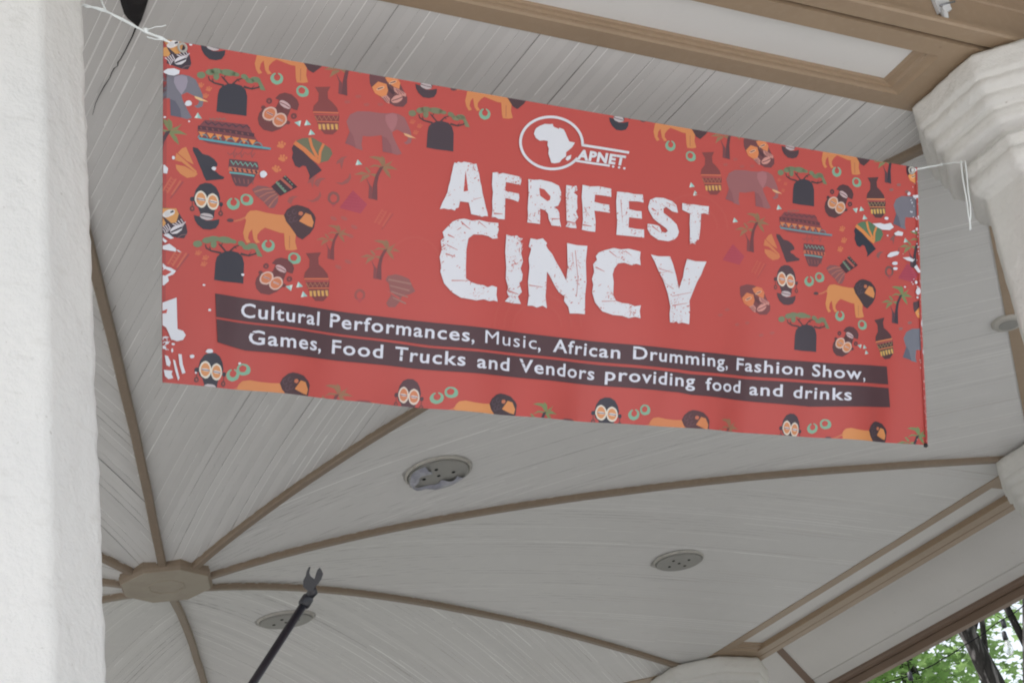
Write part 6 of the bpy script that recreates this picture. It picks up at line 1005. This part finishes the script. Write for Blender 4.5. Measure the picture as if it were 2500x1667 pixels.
mb.lathe(KP, [(.001, -.005), (.0045, -.003), (.0045, .003), (.001, .005)], 8); mb.build('strands', M_CORD, cr_, True)
mb = MB(); dn = Vector((0, 0, -1))
L0 = K + Vector((.006, -.01, 0)); dn = (dn * .245 - _r * .034) / .245
strand(mb, [L0, L0 + dn * .09 + _r * .002, L0 + dn * .2 + _r * .005, L0 + dn * .245 + _r * .003], .0023, .0012)
strand(mb, [L0 + _r * .014, L0 + dn * .1 + _r * .013, L0 + dn * .2 + _r * .010, L0 + dn * .245 + _r * .003], .0023, .0012, 2); mb.build('hanging_loop', M_CORD, cr_, True)

# ---------------------------------------------------------------- clip on the near beam's outer face
nn = Vector((math.cos(R(22.5)), math.sin(R(22.5)), 0)); ss = Vector((-nn.y, nn.x, 0)); zz = Vector((0, 0, 1))
C0 = nn * 4.063 + ss * 1.13
ct = thing('beam_clip', tuple(C0 + zz * .09), 'white plastic clip with a rounded peg screwed to the brown beam, above the right column', 'clip')
cp = lambda s_, z_, d=0: nn * (4.063 + d) + ss * s_ + zz * z_
mb = MB(); mb.prism(CLIPB, nn, nn * 4.062, ss, zz, .012); mb.build('bracket', M_CLIP, ct)
mb = MB(); mb.prism(CLIPJ, nn, nn * 4.074, ss, zz, .012); mb.build('jaw', M_CLIP, ct)
mb = MB(); mb.tube([cp(*CLIPP[0], .012), cp(*CLIPP[1], .012), cp(*CLIPP[2], .012), cp(*CLIPP[3], .012)], [.0095, .0105, .0100, .005], 14); mb.build('peg', M_CLIP, ct, True)
mb = MB(); mb.tube([cp(*CLIPQ[0], .022), cp(*CLIPQ[1], .024), cp(*CLIPQ[2], .028)], .003, 8); mb.build('pin', M_STEEL, ct, True)

# ---------------------------------------------------------------- microphone stand
J = Vector((3.641, .607, -1.678)); bd = (Vector((3.701, .478, -1.876)) - J).normalized(); PV = J + bd * .72
ms = thing('microphone_stand', (PV.x, PV.y, FLOOR), 'black boom microphone stand with an empty clip, its arm raised under the ceiling', 'microphone stand')
mb = MB(); mb.lathe((PV.x, PV.y, FLOOR), [(.125, 0), (.125, .012), (.11, .02), (.02, .026)], 36); mb.build('base', M_BLACK, ms)
mb = MB(); mb.tube([(PV.x, PV.y, FLOOR + .02), (PV.x, PV.y, FLOOR + .8)], .011, 14); mb.tube([(PV.x, PV.y, FLOOR + .8), (PV.x, PV.y, PV.z)], .008, 14); mb.build('pole', M_TUBE, ms, True)
mb = MB(); mb.lathe((PV.x, PV.y, FLOOR + .8), [(.012, -.05), (.017, -.045), (.018, .02), (.012, .03)], 16); mb.build('clutch', M_BLACK, ms, True)
mb = MB(); mb.tube([J + bd * .01, PV + bd * .18], .0092, 16); boom = mb.build('boom', M_TUBE, ms, True)
mb = MB(); mb.tube([PV + bd * .13, PV + bd * .21], .022, 18); mb.build('counterweight', M_BLACK, ms, True)
mb = MB(); rq = bd.to_track_quat('Z', 'Y').to_matrix(); mb.lathe(PV, [(.02, -.02), (.02, .02)], 16, Matrix.Rotation(R(90), 3, 'X')); mb.build('swivel', M_BLACK, ms)
mb = MB(); mb.tube([J + bd * .022, J + bd * .016, J - bd * .004, J - bd * .012], [.0095, .0135, .0135, .009], 14)
CX, CY, CZ = _r, _u, -_b
kb = J + CX * .010 + CY * .012
mb.tube([J + CX * .002 + CY * .004, kb + CY * .006 + CX * .004, kb + CY * .014 + CX * .002], [.010, .011, .008], 12); mb.build('swivel_joint', M_BLACK, ms, True)
u_ = 1.72e-4; q_ = [(740, 440), (700, 410), (665, 380), (668, 300), (698, 240), (712, 180), (738, 125), (765, 120), (755, 160), (746, 200), (762, 240), (800, 272), (816, 278), (828, 220), (850, 160), (880, 130), (905, 165), (925, 210), (902, 280), (862, 340), (832, 372), (812, 400), (795, 440)]
mb = MB(); fw = (J - Vector((7.453126, .615441, -3.060974))).normalized()
mb.prism([((x - 745) * u_, (492 - y) * u_) for x, y in q_], fw, J + CX * .0045 + CY * .0085 - fw * .013, CX, CY, .026); mb.build('clip', M_BLACK, ms)

# ---------------------------------------------------------------- festoon cables with bulbs outside
def festoon(pts, label, socks=(), bulbs=()):
    t_ = thing('string_light', pts[0], label, 'string light')
    mb = MB(); strand(mb, pts, .0045, .003); mb.build('cable', M_RUBBER, t_, True)
    for s_ in socks:
        mb = MB(); s_ = Vector(s_); mb.lathe(s_, [(.008, .036), (.016, .028), (.019, -.016), (.016, -.028)], 14); mb.build('socket', M_BLACK, t_, True)
    for s_ in bulbs:
        mb = MB(); s_ = Vector(s_); mb.lathe(s_, [(.012, -.03), (.018, -.042), (.028, -.075), (.030, -.10), (.022, -.125), (.006, -.137)], 18); mb.build('bulb', M_GLASS, t_, True)
festoon([(-7.3, -1.5, 1.2), (-5.6, 1.7, .30), (-4.541, 4.4, .227), (-4.489, 4.54, .252), (-4.432, 4.695, .271), (-4.356, 4.874, .316), (-4.285, 5.024, .371), (-4.177, 5.234, .461), (-4.066, 5.441, .55), (-3.4, 6.6, 1.2)], 'black festoon cable hanging across the trees beyond the eave', [(-4.432, 4.695, .262), (-4.135, 5.335, .478), (-4.159, 5.330, .398)], [(-4.160, 5.335, .395)])

# ---------------------------------------------------------------- trees beyond the bandstand
def tree(label, path, rads, crown, nleaf, size, mt, seed, limbs, cuts=()):
    rg = random.Random(seed); p0 = path[0]
    t_ = thing('maple_tree', (p0[0], p0[1], -H), label, 'tree', 'trees beyond the bandstand')
    P_ = [Vector(p) for p in path]; pts = []; rr = []
    for i in range(len(P_) - 1):
        for j in range(5):
            u = j / 5; p = P_[i].lerp(P_[i + 1], u); pts.append(p + Vector((noise.noise(p * .6 + Vector((seed, 0, 0))), noise.noise(p * .6 + Vector((0, seed, 0))), 0)) * .05 * (0 if i == 2 else 1)); rr.append(rads[i] + (rads[i + 1] - rads[i]) * u)
    pts.append(P_[-1]); rr.append(rads[-1])
    mb = MB(); mb.tube(pts, rr, 18)
    c, ex = Vector(crown[0]), Vector(crown[1]); tips = []
    for i in range(limbs):
        k0 = rg.uniform(.45, .98); a = pts[int(k0 * (len(pts) - 1))]
        u = Vector((rg.gauss(0, 1), rg.gauss(0, 1), rg.gauss(0, .8))).normalized() * rg.uniform(.5, .95); b = c + Vector((u.x * ex.x, u.y * ex.y, u.z * ex.z))
        m_ = a.lerp(b, .5) + Vector((rg.uniform(-.4, .4), rg.uniform(-.4, .4), rg.uniform(0, .6)))
        r0 = rads[-1] * .75; mb.tube([a, a.lerp(m_, .5), m_, m_.lerp(b, .5), b], [r0, r0 * .75, r0 * .5, r0 * .3, .008], 7); tips += [m_, m_.lerp(b, .5), b]
    mb.build('trunk', M_BARK, t_, True)
    lb = MB(); cl2 = [c + Vector((v.x * ex.x, v.y * ex.y, v.z * ex.z)) for v in [Vector((rg.gauss(0, 1), rg.gauss(0, 1), rg.gauss(0, 1))).normalized() * rg.random() ** .45 for _ in range(max(12, nleaf // 55))]] + tips
    star = [(math.cos(a) * r_, math.sin(a) * r_) for a, r_ in ((-1.57, .12), (-.75, .62), (-.35, .36), (.15, .86), (.75, .44), (1.57, 1.0), (2.39, .44), (2.99, .86), (3.49, .36), (3.89, .62))]
    for i in range(nleaf):
        q = rg.choice(cl2); p = q + Vector((rg.gauss(0, .42), rg.gauss(0, .42), rg.gauss(0, .26)))
        n_ = Vector((rg.gauss(0, .6), rg.gauss(0, .6), 1)).normalized(); x_ = n_.orthogonal(); x_.rotate(Matrix.Rotation(rg.uniform(0, 6.28), 3, n_)); y_ = n_.cross(x_); s_ = size * rg.uniform(.65, 1.25)
        fold = rg.uniform(.0, .35); lb.add([p + x_ * (x * s_) + y_ * (y * s_) - n_ * (abs(x) * fold * s_) for x, y in star], [tuple(range(10))])
    lb.build('crown', mt, t_, False, False)
tree('leaning furrowed trunk in a thin leafy crown, seen through the gap under the eave',
     [(-15.0, 10.3, -H), (-14.75, 9.95, -1.0), (-14.202, 9.102, 2.796), (-14.075, 8.875, 3.512), (-13.7, 8.5, 6.0), (-13.4, 8.2, 8.5)], [.24, .19, .137, .10, .09, .06], ((-13.7, 8.6, 7.2), (3.6, 3.6, 3.0)), 2500, .10, M_LEAF, 3, 9)
tree('dark upright trunk cut by the right edge of the photo',
     [(-11.6, 8.0, -H), (-11.2, 8.0, -1.0), (-10.487, 8.092, 1.75), (-10.126, 8.23, 2.761), (-9.6, 8.5, 5.5), (-9.4, 8.6, 8.0)], [.22, .16, .125, .12, .10, .06], ((-9.6, 8.8, 7.0), (3.0, 3.0, 2.6)), 2000, .10, M_LEAF, 5, 8)
tree('farther tree with dense bright leaves, its trunk showing just under the fascia',
     [(-22.4, 11.6, -H), (-22.2, 11.2, 0.0), (-21.823, 10.709, 5.003), (-21.746, 10.592, 5.417), (-21.4, 10.2, 8.0), (-21.0, 10.0, 11.0)], [.26, .2, .15, .145, .12, .06], ((-22.0, 9.4, 5.6), (4.6, 4.6, 3.4)), 11500, .115, M_LEAF2, 7, 10)
